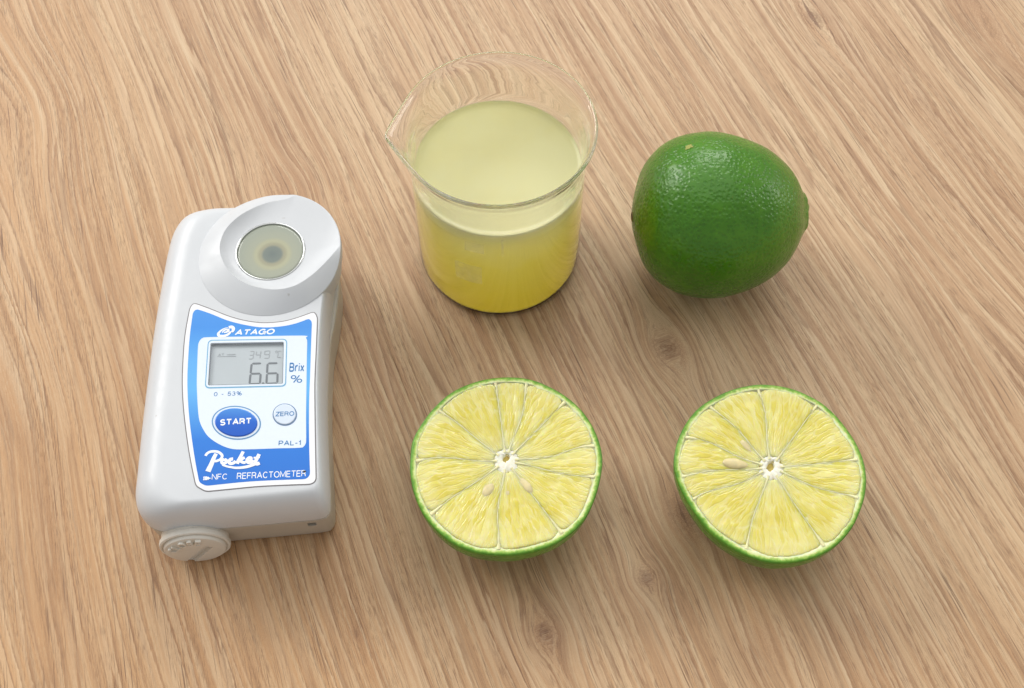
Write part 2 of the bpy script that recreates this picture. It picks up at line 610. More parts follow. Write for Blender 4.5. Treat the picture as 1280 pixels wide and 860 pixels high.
# ------------------------------------------------------------------ refractometer
M_white = simple('white_moulded_plastic', srgb(211, 214, 217), 0.36, 0.5, wear=0.012, scale=120, bumpd=0.00001, sss=0.0)
_w = M_white.node_tree
_tc = _w.nodes.new('ShaderNodeTexCoord')
_ns = _w.nodes.new('ShaderNodeTexNoise')
_ns.inputs['Scale'].default_value = 260
_ns.inputs['Detail'].default_value = 6
_w.links.new(_tc.outputs['Object'], _ns.inputs['Vector'])
_rp = _w.nodes.new('ShaderNodeValToRGB')
_rp.color_ramp.elements[0].position, _rp.color_ramp.elements[0].color = 0.35, (0.30, 0.30, 0.30, 1)
_rp.color_ramp.elements[1].position, _rp.color_ramp.elements[1].color = 0.70, (0.46, 0.46, 0.46, 1)
_w.links.new(_ns.outputs[0], _rp.inputs[0])
_w.links.new(_rp.outputs[0], _w.nodes['Principled BSDF'].inputs['Roughness'])
_sp = _w.nodes.new('ShaderNodeTexNoise')
_sp.inputs['Scale'].default_value = 420
_sp.inputs['Detail'].default_value = 2
_w.links.new(_tc.outputs['Object'], _sp.inputs['Vector'])
_sr = _w.nodes.new('ShaderNodeValToRGB')
_sr.color_ramp.elements[0].position, _sr.color_ramp.elements[0].color = 0.74, (0, 0, 0, 1)
_sr.color_ramp.elements[1].position, _sr.color_ramp.elements[1].color = 0.80, (0.35, 0.35, 0.35, 1)
_w.links.new(_sp.outputs[0], _sr.inputs[0])
_bc = _w.nodes['Principled BSDF'].inputs['Base Color']
_src = _bc.links[0].from_socket
_mx = _w.nodes.new('ShaderNodeMix')
_mx.data_type = 'RGBA'
_w.links.new(_sr.outputs[0], _mx.inputs[0])
_w.links.new(_src, _mx.inputs[6])
_mx.inputs[7].default_value = srgb(150, 142, 130)
_w.links.new(_mx.outputs[2], _bc)
M_cap = simple('warm_white_cap_plastic', srgb(222, 217, 206), 0.34, 0.5, wear=0.03, scale=300)
M_base = simple('shaded_white_base_plastic', srgb(190, 183, 170), 0.4, 0.5, wear=0.02, scale=200)  # white plastic again; shade and wood bounce put into a darker, warmer colour
M_dark = simple('dark_recess', (0.03, 0.028, 0.025, 1), 0.7)
M_edge = simple('grey_label_edge', srgb(120, 116, 118), 0.6)
M_labelwhite = simple('label_white_print', srgb(240, 241, 243), 0.28, wear=0.01)
M_window = simple('label_pale_blue_white', srgb(226, 236, 248), 0.28, wear=0.01)
M_ink = simple('white_ink', srgb(244, 247, 250), 0.35, wear=0.02)
M_blueink = simple('blue_ink', srgb(52, 120, 178), 0.4, wear=0.08)
M_tealink = simple('pale_blue_line', srgb(112, 172, 208), 0.35)
M_lcd = simple('lcd_grey', srgb(186, 194, 198), 0.22, wear=0.02, scale=150)
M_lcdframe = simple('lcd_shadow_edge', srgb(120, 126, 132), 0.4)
M_seg = simple('lcd_segment', srgb(116, 122, 127), 0.4, wear=0.05)
M_segfaint = simple('lcd_segment_faint', srgb(158, 164, 168), 0.4, wear=0.05)
M_zero = simple('zero_button_face', srgb(214, 226, 240), 0.3, wear=0.02)

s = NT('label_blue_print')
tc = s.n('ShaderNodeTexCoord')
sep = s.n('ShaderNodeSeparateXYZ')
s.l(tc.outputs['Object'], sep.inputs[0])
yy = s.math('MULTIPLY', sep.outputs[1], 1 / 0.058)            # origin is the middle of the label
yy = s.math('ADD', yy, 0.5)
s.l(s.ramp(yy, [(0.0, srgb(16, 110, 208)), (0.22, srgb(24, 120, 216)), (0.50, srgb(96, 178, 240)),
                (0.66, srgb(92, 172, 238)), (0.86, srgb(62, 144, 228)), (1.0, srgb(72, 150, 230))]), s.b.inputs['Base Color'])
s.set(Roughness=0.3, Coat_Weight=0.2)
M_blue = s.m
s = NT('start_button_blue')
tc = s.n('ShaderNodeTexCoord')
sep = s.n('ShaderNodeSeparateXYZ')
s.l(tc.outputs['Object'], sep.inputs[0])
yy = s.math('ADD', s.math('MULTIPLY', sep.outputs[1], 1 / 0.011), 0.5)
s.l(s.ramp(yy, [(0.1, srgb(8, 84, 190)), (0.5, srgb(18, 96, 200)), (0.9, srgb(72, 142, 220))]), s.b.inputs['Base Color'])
s.set(Roughness=0.25)
M_start = s.m

DO = (-79.0, 188.0, 0.0)       # origin of the instrument, on the table


def remap(poly, il, ir, ifr, ib):
    xs = [p.x for p in poly]
    ys = [p.y for p in poly]
    x0, x1, y0, y1 = min(xs), max(xs), min(ys), max(ys)
    out = []
    for p in poly:
        u, v = (p.x - x0) / (x1 - x0), (p.y - y0) / (y1 - y0)
        out.append(Vector((x0 + il + u * (x1 - x0 - il - ir), y0 + ifr + v * (y1 - y0 - ifr - ib))))
    return out


def loft(name, rings, mat, parent, origin, cap0=True, cap1=True):
    n = len(rings[0][0])
    V, Fc = [], []
    for poly, z in rings:
        for p in poly:
            V.append((p.x, p.y, z if not callable(z) else z(p.x, p.y)))
    for r in range(len(rings) - 1):
        for i in range(n):
            j = (i + 1) % n
            Fc.append((r * n + i, r * n + j, (r + 1) * n + j, (r + 1) * n + i))
    if cap0:
        Fc.append(tuple(range(n))[::-1])
    if cap1:
        Fc.append(tuple((len(rings) - 1) * n + i for i in range(n)))
    o = mesh(name, V, Fc, mat, parent, True, origin)
    fix_normals(o)
    return o


def sharp_by_angle(o, ang=35):
    o.data.set_sharp_from_angle(angle=math.radians(ang))


def boolean_cut(o, cutter):
    md = o.modifiers.new('cut', 'BOOLEAN')
    md.operation = 'DIFFERENCE'
    md.solver = 'EXACT'
    md.object = cutter
    dg = bpy.context.evaluated_depsgraph_get()
    me = bpy.data.meshes.new_from_object(o.evaluated_get(dg))
    o.modifiers.clear()
    old = o.data
    o.data = me
    me.name = old.name
    bpy.data.objects.remove(cutter)


def box_mesh(name, size, mat, parent=None, loc=(0, 0, 0), rot=None):
    bm = bmesh.new()
    bmesh.ops.create_cube(bm, size=1.0)
    M = Matrix.Translation(Vector(loc) * K) @ (rot.to_4x4() if rot else Matrix.Identity(4)) @ Matrix.Diagonal((size[0] * K, size[1] * K, size[2] * K, 1))
    bm.transform(M)
    me = bpy.data.meshes.new(name)
    bm.to_mesh(me)
    bm.free()
    return link(name, me, parent, mat)


def build_refractometer():
    root = empty('refractometer', DO)
    tag(root, 'white pocket refractometer with blue label, round sample stage and grey display', 'refractometer')
    # plan outline where the shell is widest
    out = [(-106.6, 150), (-107.4, 165), (-108.1, 185), (-108.4, 200), (-108.3, 214), (-108.0, 226), (-107.0, 233.2),
           (-104.2, 238.2), (-98, 240.4), (-90, 240.9), (-80, 241.2), (-70, 241.0), (-63, 238.6), (-58.0, 233.6), (-56.0, 227),
           (-55.3, 216), (-55.7, 200), (-55.2, 180), (-54.0, 165), (-52.6, 152), (-51.8, 144), (-51.9, 140.2), (-53.8, 138.6),
           (-62, 137.6), (-76, 136.2), (-90, 134.9), (-98.5, 134.7), (-103.6, 137.3), (-106.0, 142.2)]
    N = 220
    o1 = spline(out, N)
    seam = 15.5
    rings = []
    # housing: seam lip, wall, then the rounded shoulder that is broad on the left and tight on the right
    for il, z in ((0.45, seam), (0.1, seam + 0.25), (0.0, seam + 0.8), (0.0, 19.5)):
        rings.append((remap(o1, il, il, il, il), z))
    steps = 14
    for k in range(1, steps + 1):
        t = k / steps * math.pi / 2
        i, h = 1 - math.cos(t), math.sin(t)
        rings.append((remap(o1, 9.5 * i, 2.5 * i, 4.6 * i, 5.0 * i), 19.5 + 9.4 * h))
    base = rings[-1][0]
    cx, cy = -78, 186
    for f in (0.75, 0.4, 0.1):
        rings.append(([Vector((cx + (p.x - cx) * f, cy + (p.y - cy) * f)) for p in base], 28.9 + 0.02))
    h = loft('housing', rings, M_white, root, DO)
    # lower shell, a little fuller on the right beside the stage
    out2 = []
    for p in o1:
        b = math.exp(-((p.y - 212) / 13.0) ** 4) * 1.0 if p.x > -60 and p.y < 234 else 0
        out2.append(Vector((p.x + b, p.y)))
    rb = []
    for i, fr_, z in ((2.6, 3.0, 0.3), (1.6, 2.6, 0.35), (0.9, 2.2, 0.9), (0.5, 1.9, 2.0), (0.3, 1.3, 5.5), (0.2, 0.7, 10.5), (0.12, 0.3, 13.5),
                      (0.12, 0.12, seam - 0.35), (0.5, 0.5, seam - 0.1)):
        rb.append((remap(out2, i, i * 0.8, fr_, i), z))
    b = loft('base_shell', rb, M_base, root, DO)
    b['label'] = 'lower half of the white case, its shade and wood tint painted in'
    # strap hole in the front wall of the lower shell
    hp = at(390, 655, 11.5)
    cutter = box_mesh('cut', (2.4, 5, 3.2), None, None, (hp.x, 138.2, 11.6))
    cutter.location = (0, 0, 0)
    tmp = Vector(DO) * K
    cutter.location = (0, 0, 0)
    bpy.context.view_layer.update()
    boolean_cut(b, cutter)
    box_mesh('strap_hole', (2.3, 0.3, 3.1), M_dark, root, (hp.x - DO[0], 140.3 - DO[1], 11.6))
    for o in (h, b):
        sharp_by_angle(o, 50)

    # ---- round sample stage: disc with an off-centre shallow bowl
    c = Vector((-74.0, 219.8))
    R = 21.8
    lip, foot, zp = 32.6, 28.7, 30.6
    bz = [(890, 108), (790, 130), (700, 172), (620, 225), (560, 290), (532, 370), (543, 440), (580, 505), (640, 556), (720, 590), (830, 605),
          (930, 585), (1020, 530), (1100, 455), (1172, 372), (1240, 280), (1215, 160), (1110, 80), (985, 70)]
    bowl = spline([(at(150 + x / 4.267, 220 + y / 4.267, lip).x, at(150 + x / 4.267, 220 + y / 4.267, lip).y) for x, y in bz], 240)
    NA = 180
    rp = 10.2
    pc = Vector((-73.8, 220.0))
    n1, n2 = 18, 8
    b_a = np.array([math.atan2(p.y - pc.y, p.x - pc.x) for p in bowl])
    b_r = np.array([(p - pc).length for p in bowl])
    o_ = np.argsort(b_a)
    b_a, b_r = b_a[o_], b_r[o_]
    b_a = np.concatenate([b_a - 2 * math.pi, b_a, b_a + 2 * math.pi])
    b_r = np.concatenate([b_r] * 3)
    V, Fc = [], []
    rows = n1 + 1 + n2 + 3
    for a in range(NA):
        th = 2 * math.pi * a / NA
        d = Vector((math.cos(th), math.sin(th)))
        # distance from prism centre to the stage edge and to the bowl edge
        def hit(cc, rr):
            w = pc - cc
            bq = w.dot(d)
            return -bq + math.sqrt(max(bq * bq - (w.length_squared - rr * rr), 0))
        re = hit(c, R)
        rbw = min(float(np.interp((th + math.pi) % (2 * math.pi) - math.pi, b_a, b_r)), re - 0.25)
        col = []
        for i in range(n1 + 1):
            t = i / n1
            r = rp + (rbw - rp) * t
            lp2 = lip - 1.3 * math.exp(-((th - 1.45) / 0.5) ** 2)
            col.append((r, zp + (lp2 - zp) * (0.25 * t + 0.75 * t ** 2.2)))
        zl = col[-1][1]
        for i in range(1, n2 + 1):
            t = i / n2
            r = rbw + (re - rbw) * t
            w = min((re - rbw) / 6.2, 1.0)
            w = w * w * (3 - 2 * w)
            zo = zl - (zl - foot - 0.35) * w * (0.82 * t + 0.18 * t * t)
            col.append((r, zo))
        ze = col[-1][1]
        col.append((re + 0.12, ze - 0.25))
        col.append((re + 0.15, min(ze - 0.5, foot)))
        col.append((re - 1.0, foot - 8.0))
        for r, z in col:
            q = pc + d * r
            V.append((q.x, q.y, z))
    for a in range(NA):
        e = (a + 1) % NA
        for i in range(rows - 1):
            Fc.append((a * rows + i, a * rows + i + 1, e * rows + i + 1, e * rows + i))
    st = mesh('sample_stage', V, Fc, M_white, root, True, DO)
    fix_normals(st)
    sharp_by_angle(st, 14)

    def lathe(name, prof, ctr, mat, n=96, closed=False):
        V, Fc = [], []
        m = len(prof)
        for a in range(n):
            th = 2 * math.pi * a / n
            for r, z in prof:
                V.append((ctr.x + r * math.cos(th), ctr.y + r * math.sin(th), z))
        for a in range(n):
            e = (a + 1) % n
            for i in range(m if closed else m - 1):
                k = (i + 1) % m
                Fc.append((a * m + i, a * m + k, e * m + k, e * m + i))
        o = mesh(name, V, Fc, mat, root, True, DO)
        bm = bmesh.new(); bm.from_mesh(o.data)
        bmesh.ops.remove_doubles(bm, verts=bm.verts, dist=1e-7)
        bmesh.ops.recalc_face_normals(bm, faces=bm.faces)
        bm.to_mesh(o.data); bm.free()
        return o
    M_metal = NT('polished_ring').set(Metallic=1.0, Roughness=0.18, Base_Color=srgb(206, 208, 206)).m
    lathe('prism_ring', [(10.35 + 0.32 * math.cos(t), zp + 0.02 + 0.26 * math.sin(t)) for t in [i * math.pi / 5 for i in range(10)]], pc, M_metal, closed=True)
    # grey-green prism: dull cup seen through a flat glass face, dark aperture in the middle
    s = NT('prism_glow')
    tc = s.n('ShaderNodeTexCoord')
    ln = s.n('ShaderNodeVectorMath', operation='DISTANCE')
    s.l(tc.outputs['Object'], ln.inputs[0])
    ln.inputs[1].default_value = ((pc.x + 0.7 - DO[0]) * K, (pc.y - 1.0 - DO[1]) * K, zp * K)
    rr = s.math('MULTIPLY', ln.outputs['Value'], 1 / 0.0105)
    s.l(s.ramp(rr, [(0.0, srgb(116, 126, 122)), (0.24, srgb(124, 133, 126)), (0.36, srgb(162, 160, 136)), (0.47, srgb(176, 176, 148)),
                    (0.62, srgb(166, 170, 152)), (1.0, srgb(160, 166, 152))], 'EASE'), s.b.inputs['Base Color'])
    s.set(Roughness=0.12, Specular_IOR_Level=0.5)
    prof = [(0.0, zp - 0.18), (4.0, zp - 0.17), (9.2, zp - 0.13), (10.15, zp - 0.1), (10.2, zp - 1.5)]
    lathe('prism', prof, pc, s.m)

    # ---- label
    zl = 28.95
    LO = (-78.0, 173.0, zl)
    lab = empty('label_panel', (0, 0, 0))
    lab.parent = root
    lab.location = (Vector(LO) - Vector(DO)) * K

    def lp(px, py):
        v = at(px, py, zl)
        return Vector((v.x, v.y))

    def z1(x, y):        # zoom tile of the label's upper half -> photograph pixels
        return (225 + x / 6.617, 370 + y / 6.617)

    def z2(x, y):
        return (225 + x / 6.617, 490 + y / 6.617)

    def poly_from(pts):
        return [lp(*p) for p in pts]
    # outer edge of the white border, clockwise from the top left
    fr4 = round_poly([lp(*z1(262, 402)), lp(*z1(856, 391)), lp(*z1(848, 726)), lp(*z1(238, 738))], 0.4, 7)
    cut = loft('cut', [(fr4, zl - 0.75), (fr4, zl + 1.0)], None, None, (0, 0, 0))
    bpy.context.view_layer.update()
    boolean_cut(h, cut)
    sharp_by_angle(h, 50)
    top = [z1(112, 60), z1(250, 110), z1(400, 170), z1(540, 208), z1(690, 226), z1(850, 214), z1(980, 180), z1(1110, 132)]
    right = [z1(1134, 180), z1(1125, 400), z1(1112, 700), z2(1112, 100), z2(1116, 400), z2(1122, 735)]
    bot = [z2(1085, 760), z2(900, 766), z2(650, 778), z2(450, 797), z2(215, 820)]
    left = [z2(135, 775), z2(80, 500), z2(40, 200), z1(24, 760), z1(28, 560), z1(45, 330), z1(85, 100)]

    def seg(pts, n):
        return spline([lp(*p) for p in pts], n, closed=False)
    outer = seg(top, 30) + seg(right, 24) + seg(bot, 20) + seg(left, 26)
    outer = [p for i, p in enumerate(outer) if (p - outer[i - 1]).length > 0.05]
    outer_s = []
    dense = []
    n = len(outer)
    for i in range(n):                       # even spacing, then a light smoothing that eases the corners
        a, b2 = outer[i], outer[(i + 1) % n]
        m = max(int((b2 - a).length / 0.35), 1)
        dense += [a.lerp(b2, k / m) for k in range(m)]
    outer = dense
    for _ in range(6):
        n = len(outer)
        outer = [(outer[i - 1] + outer[i] * 2 + outer[(i + 1) % n]) / 4 for i in range(n)]
    plate('label_edge', grow(outer, 0.30), zl - 0.3, zl + 0.02, M_edge, lab, LO, hole=fr4)
    plate('label_border', outer, zl - 0.2, zl + 0.10, M_labelwhite, lab, LO, hole=fr4)
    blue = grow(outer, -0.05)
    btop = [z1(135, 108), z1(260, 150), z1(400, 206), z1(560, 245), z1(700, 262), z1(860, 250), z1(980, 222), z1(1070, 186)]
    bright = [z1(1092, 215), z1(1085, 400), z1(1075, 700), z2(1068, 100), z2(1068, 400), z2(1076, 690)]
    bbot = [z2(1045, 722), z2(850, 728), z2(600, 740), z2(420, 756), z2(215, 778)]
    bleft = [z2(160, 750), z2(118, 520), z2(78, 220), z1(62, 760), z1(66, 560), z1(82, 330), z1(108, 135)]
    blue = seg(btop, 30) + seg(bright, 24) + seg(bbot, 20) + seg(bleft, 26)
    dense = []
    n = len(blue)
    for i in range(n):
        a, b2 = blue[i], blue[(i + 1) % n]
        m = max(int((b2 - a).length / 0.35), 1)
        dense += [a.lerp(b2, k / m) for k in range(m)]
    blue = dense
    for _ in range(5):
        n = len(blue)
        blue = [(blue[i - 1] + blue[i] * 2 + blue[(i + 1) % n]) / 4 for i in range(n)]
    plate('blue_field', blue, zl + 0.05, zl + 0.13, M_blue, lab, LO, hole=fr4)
    # pale window field: rounded, the lower left corner swept far in
    wf = ([z1(150, 420), z1(158, 385), z1(175, 358), z1(215, 344), z1(500, 338), z1(1010, 330), z1(1040, 345), z1(1052, 375)],
          [z1(1050, 500), z1(1046, 760), z2(1043, 200), z2(1044, 400)],
          [z2(1035, 440), z2(1000, 462), z2(800, 468), z2(560, 476), z2(430, 472), z2(330, 436), z2(240, 375), z2(190, 305), z2(160, 230)],
          [z2(148, 120), z2(142, 0), z1(140, 700), z1(144, 560)])
    wpoly = []
    for p_ in wf:
        wpoly += [lp(*q) for q in p_]
    wpoly = spline(wpoly, 140)
    plate('pale_field', wpoly, zl + 0.08, zl + 0.16, M_window, lab, LO, hole=fr4)
    z = zl + 0.16

    def quad(pts, r, n=7):
        return round_poly([lp(*p) for p in pts], r, n)
    fr = quad([z1(232, 366), z1(888, 356), z1(878, 752), z1(206, 768)], 1.5)
    plate('display_line', fr, z - 0.02, z + 0.04, M_tealink, lab, LO, hole=fr4)
    fr2 = quad([z1(240, 374), z1(880, 364), z1(870, 743), z1(215, 758)], 1.3)
    plate('display_border', fr2, z - 0.01, z + 0.07, M_window, lab, LO, hole=fr4)
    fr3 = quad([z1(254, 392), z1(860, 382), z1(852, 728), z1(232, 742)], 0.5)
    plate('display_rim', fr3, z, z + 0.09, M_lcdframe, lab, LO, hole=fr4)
    plate('display', grow(fr4, 0.02), zl - 0.72, zl - 0.55, M_lcd, lab, LO)
    zs = zl - 0.53

    # seven-segment digits: corners given as tile points, slanted like the photographed ones
    def seg_digits(name, cells, mat, wdt):
        strokes_poly = []
        V, Fc = [], []
        for (tl, tr, bl, br, on) in cells:
            tl, tr, bl, br = [lp(*z1(*q)) for q in (tl, tr, bl, br)]
            ml, mr = tl.lerp(bl, 0.5), tr.lerp(br, 0.5)
            S = {'a': (tl, tr), 'b': (tr, mr), 'c': (mr, br), 'd': (bl, br), 'e': (ml, bl), 'f': (tl, ml), 'g': (ml, mr)}
            for k_ in on:
                a, b2 = S[k_]
                d = (b2 - a)
                L = d.length
                d = d.normalized()
                a, b2 = a + d * wdt * 0.12, b2 - d * wdt * 0.12
                q = Vector((-d.y, d.x)) * wdt / 2
                e = d * wdt * 0.5
                pts = [a, a + e + q, b2 - e + q, b2, b2 - e - q, a + e - q]
                b0 = len(V)
                V += [(p.x, p.y, zs + 0.02) for p in pts] + [(p.x, p.y, zs - 0.02) for p in pts]
                Fc.append(tuple(b0 + i for i in range(6)))
                for i in range(6):
                    Fc.append((b0 + i, b0 + (i + 1) % 6, b0 + 6 + (i + 1) % 6, b0 + 6 + i))
        o = mesh(name, V, Fc, mat, lab, False, LO)
        fix_normals(o)
        return o
    on6 = 'acdefg'
    seg_digits('display_digit', [((590, 552), (672, 550), (572, 722), (658, 718), on6)], M_seg, 0.62)
    seg_digits('display_digit', [((722, 550), (808, 548), (712, 718), (802, 714), on6)], M_seg, 0.62)
    plate('decimal_point', [lp(*z1(685 + 11 * math.cos(t), 716 + 10 * math.sin(t))) for t in [i * math.pi / 6 for i in range(12)]], zs - 0.02, zs + 0.02, M_seg, lab, LO)
    seg_digits('temperature_digit', [((578, 452), (612, 450), (566, 514), (600, 512), 'abgcd')], M_segfaint, 0.27)
    seg_digits('temperature_digit', [((632, 450), (668, 448), (622, 512), (658, 510), 'fgbc')], M_segfaint, 0.27)
    seg_digits('temperature_digit', [((700, 448), (742, 446), (694, 508), (734, 506), 'afgbcd')], M_segfaint, 0.27)
    ribbon('temperature_unit', [[(*lp(*z1(796 + 8 * math.cos(t), 455 + 9 * math.sin(t))), 0.13) for t in [i * math.pi / 4 for i in range(9)]],
                                [(*lp(*z1(x_, y_)), 0.17) for x_, y_ in ((836, 450), (814, 450), (808, 476), (806, 500), (830, 500))]], zs - 0.01, M_segfaint, lab, LO, 0.03)
    text_mesh('display_mark', 'AT', lp(*z1(312, 488)), lp(*z1(362, 487)), 0.75, zs - 0.01, M_segfaint, lab, LO, 0.02, thick=0.03)
    ribbon('display_line_mark', [[(*lp(*z1(306, 494)), 0.14), (*lp(*z1(380, 493)), 0.14), (*lp(*z1(462, 492)), 0.14)],
                                 [(*lp(*z1(385, 478)), 0.3), (*lp(*z1(410, 477)), 0.3), (*lp(*z1(455, 476)), 0.3)]], zs - 0.01, M_segfaint, lab, LO, 0.03)

    zt = z - 0.01
    text_mesh('brix_lettering', 'Brix', lp(*z1(903, 630)), lp(*z1(1026, 628)), 3.05, zt, M_blueink, lab, LO, 0.012)
    text_mesh('percent_sign', '%', lp(*z1(912, 722)), lp(*z1(1012, 720)), 2.6, zt, M_blueink, lab, LO, -0.006)
    text_mesh('range_lettering', '0 - 53%', lp(*z1(280, 832)), lp(*z1(512, 824)), 1.35, zt, M_blueink, lab, LO, 0.0, spacing=1.8)
    text_mesh('model_lettering', 'PAL-1', lp(*z2(815, 446)), lp(*z2(1000, 442)), 1.55, zt, M_blueink, lab, LO, 0.012, spacing=1.2)
    # maker's mark: tilted swirl and wide slanted capitals
    zb = zl + 0.12
    text_mesh('maker_lettering', 'ATAGO', lp(*z1(450, 328)), lp(*z1(790, 318)), 1.95, zb, M_ink, lab, LO, 0.03, 0.28, spacing=0.6)

    def sw(pts, w0, w1, w2):
        m = len(pts)
        return [(*lp(*z1(*p)), (w0 + (w1 - w0) * i / (m / 2)) if i < m / 2 else (w1 + (w2 - w1) * (i - m / 2) / (m / 2))) for i, p in enumerate(pts)]
    ribbon('maker_emblem', [
        sw([(398, 262), (366, 272), (336, 292), (318, 314), (326, 332), (358, 334), (392, 324), (412, 308), (420, 296)], 0.15, 0.95, 0.5),
        sw([(404, 262), (428, 258), (442, 270), (440, 286), (430, 302)], 0.9, 1.0, 0.3),
        sw([(350, 306), (362, 290), (384, 280), (402, 282), (398, 294), (380, 302), (364, 304)], 0.3, 0.7, 0.3)], zb, M_ink, lab, LO)
    # handwritten word: P, o, c, k, e, t and the sweep beneath

    def hw(pts, w=0.8, w1=None):
        m = len(pts)
        return [(*lp(*z2(*p)), w if w1 is None else w + (w1 - w) * i / (m - 1)) for i, p in enumerate(pts)]
    ribbon('script_lettering', [
        hw([(212, 530), (228, 508), (262, 494), (310, 496), (340, 514), (350, 534), (336, 558), (306, 572), (284, 574)], 0.75),
        hw([(300, 512), (280, 550), (262, 596), (246, 630), (232, 660)], 1.0, 1.5),
        hw([(368, 560), (352, 566), (346, 582), (358, 594), (378, 588), (386, 570), (370, 560), (388, 574), (404, 576)], 0.85),
        hw([(440, 556), (418, 560), (406, 580), (420, 594), (446, 588), (462, 574)], 0.95),
        hw([(524, 494), (506, 530), (486, 568), (472, 596)], 0.9, 1.1),
        hw([(536, 544), (514, 556), (496, 566), (520, 584), (544, 586)], 0.85),
        hw([(560, 576), (584, 566), (590, 548), (570, 546), (554, 566), (562, 586), (590, 584), (612, 570)], 0.8),
        hw([(656, 516), (640, 548), (626, 580), (636, 598), (660, 590)], 1.0),
        hw([(610, 546), (634, 546), (662, 542)], 0.55),
        hw([(352, 606), (376, 614), (410, 622), (470, 630), (540, 624), (596, 608), (640, 588)], 0.5, 1.0)], zb, M_ink, lab, LO)
    text_mesh('nfc_lettering', 'NFC', lp(*z2(262, 728)), lp(*z2(392, 724)), 1.75, zb, M_ink, lab, LO, 0.0)
    ribbon('nfc_symbol', [hw([(196, 702), (200, 716), (196, 732)], 0.25), hw([(206, 700), (212, 716), (207, 732)], 0.3),
                          hw([(217, 702), (225, 716), (218, 731)], 0.4), hw([(228, 706), (236, 716), (229, 726)], 0.5), hw([(238, 716), (254, 716)], 0.3)], zb, M_ink, lab, LO)
    text_mesh('name_lettering', 'REFRACTOMETER', lp(*z2(470, 724)), lp(*z2(1042, 700)), 1.95, zb, M_ink, lab, LO, 0.002)

    # ---- buttons
    def ell(cx_, cy_, a, b2, rot=0.0, n=64):
        out = []
        for i in range(n):
            t = 2 * math.pi * i / n
            x, y = a * math.cos(t), b2 * math.sin(t)
            out.append(lp(*z2(cx_ + x * math.cos(rot) - y * math.sin(rot), cy_ + x * math.sin(rot) + y * math.cos(rot))))
        return out
    rot = 0.08
    sb = empty('start_button', (0, 0, 0))
    sb.parent = root
    sc_ = lp(*z2(466, 258))
    SO = (sc_.x, sc_.y, zl)
    sb.location = (Vector(SO) - Vector(DO)) * K
    plate('button_line', ell(467, 257, 204, 140, rot), z - 0.02, z + 0.05, simple('button_line', srgb(96, 146, 190), 0.35), sb, SO)
    plate('button_ring', ell(467, 257, 193, 130, rot), z, z + 0.09, M_window, sb, SO)
    plate('button_face', ell(466, 256, 176, 117, rot), z, z + 0.42, M_start, sb, SO, bevel=0.3)
    text_mesh('button_lettering', 'START', lp(*z2(332, 286)), lp(*z2(594, 272)), 2.0, z + 0.40, M_ink, sb, SO, 0.03, thick=0.05)
    zb_ = empty('zero_button', (0, 0, 0))
    zb_.parent = root
    zc = lp(*z2(868, 190))
    ZO = (zc.x, zc.y, zl)
    zb_.location = (Vector(ZO) - Vector(DO)) * K
    plate('button_line', ell(868, 190, 101, 92), z - 0.02, z + 0.05, simple('zero_line', srgb(104, 132, 166), 0.35), zb_, ZO)
    plate('button_face', ell(867, 188, 92, 84), z, z + 0.30, M_zero, zb_, ZO, bevel=0.25)
    text_mesh('button_lettering', 'ZERO', lp(*z2(792, 208)), lp(*z2(946, 202)), 1.45, z + 0.28, M_blueink, zb_, ZO, 0.012, thick=0.04)

    # ---- battery cap on the front wall
    ctr = Vector((-90.4, 133.0, 10.05))
    Rz = Matrix.Rotation(math.radians(6.5), 3, 'Z')
    Rx = Matrix.Rotation(math.radians(90 - 0.5), 3, 'X')       # disc axis: local +Z turned to face the front, a little upward
    Rm = Rz @ Rx
    cap = empty('battery_cap', (0, 0, 0))
    cap.parent = root
    cap.location = (ctr - Vector(DO)) * K
    cap.rotation_euler = Rm.to_euler()
    prof = [(9.3, -6.0), (9.5, -1.2), (9.9, -0.9), (10.0, -0.1), (9.9, 0.5), (9.5, 0.75), (9.2, 0.7), (9.1, 0.35), (8.8, 0.3),
            (8.7, 1.2), (8.45, 1.6), (8.1, 1.72), (0.6, 1.72)]
    V, Fc = [], []
    n = 96
    m = len(prof)
    for a in range(n):
        t = 2 * math.pi * a / n
        for j, (r, zz) in enumerate(prof):
            r2 = r * (0.985 if (a // 4) % 6 == 0 and 1 < j < 6 else 1.0)
            V.append((r2 * math.cos(t), r2 * math.sin(t), zz))
    for a in range(n):
        e = (a + 1) % n
        for j in range(m - 1):
            Fc.append((a * m + j, a * m + j + 1, e * m + j + 1, e * m + j))
    Fc.append(tuple(a * m + m - 1 for a in range(n)))
    Fc.append(tuple(a * m for a in range(n))[::-1])
    disc = mesh('cap_disc', V, Fc, M_cap, None, True)
    fix_normals(disc)
    cutter = box_mesh('cut', (13.0, 2.3, 3.0), None, None, (0, 0, 0))
    cutter.rotation_euler = (0, 0, math.radians(53))
    cutter.location = (0.3 * K, -3.6 * K, 1.9 * K)
    bpy.context.view_layer.update()
    boolean_cut(disc, cutter)
    disc.parent = cap
    sharp_by_angle(disc, 30)
    # raised letters along the upper arc
    V, Fc = [], []
    word = 'CLOSE'
    for i, chh in enumerate(word):
        gv, gf, gl = pen_geometry(chh, 0.2)
        ang = math.radians(158 - i * 22)
        M = Matrix.Translation((4.6 * math.cos(ang), 4.6 * math.sin(ang), 1.6)) @ Matrix.Rotation((ang - math.pi / 2) * 0.8, 4, 'Z')
        b0 = len(V)
        V += [tuple(M @ Vector(((x - gl / 2) * 2.2, y * 3.2, zz * 0.85))) for x, y, zz in gv]
        Fc += [tuple(b0 + k for k in f) for f in gf]
    lt = mesh('cap_lettering', V, Fc, M_cap, cap, False)
    # a dark speck on the label by the last letter
    sp_ = lp(*z2(1030, 660))
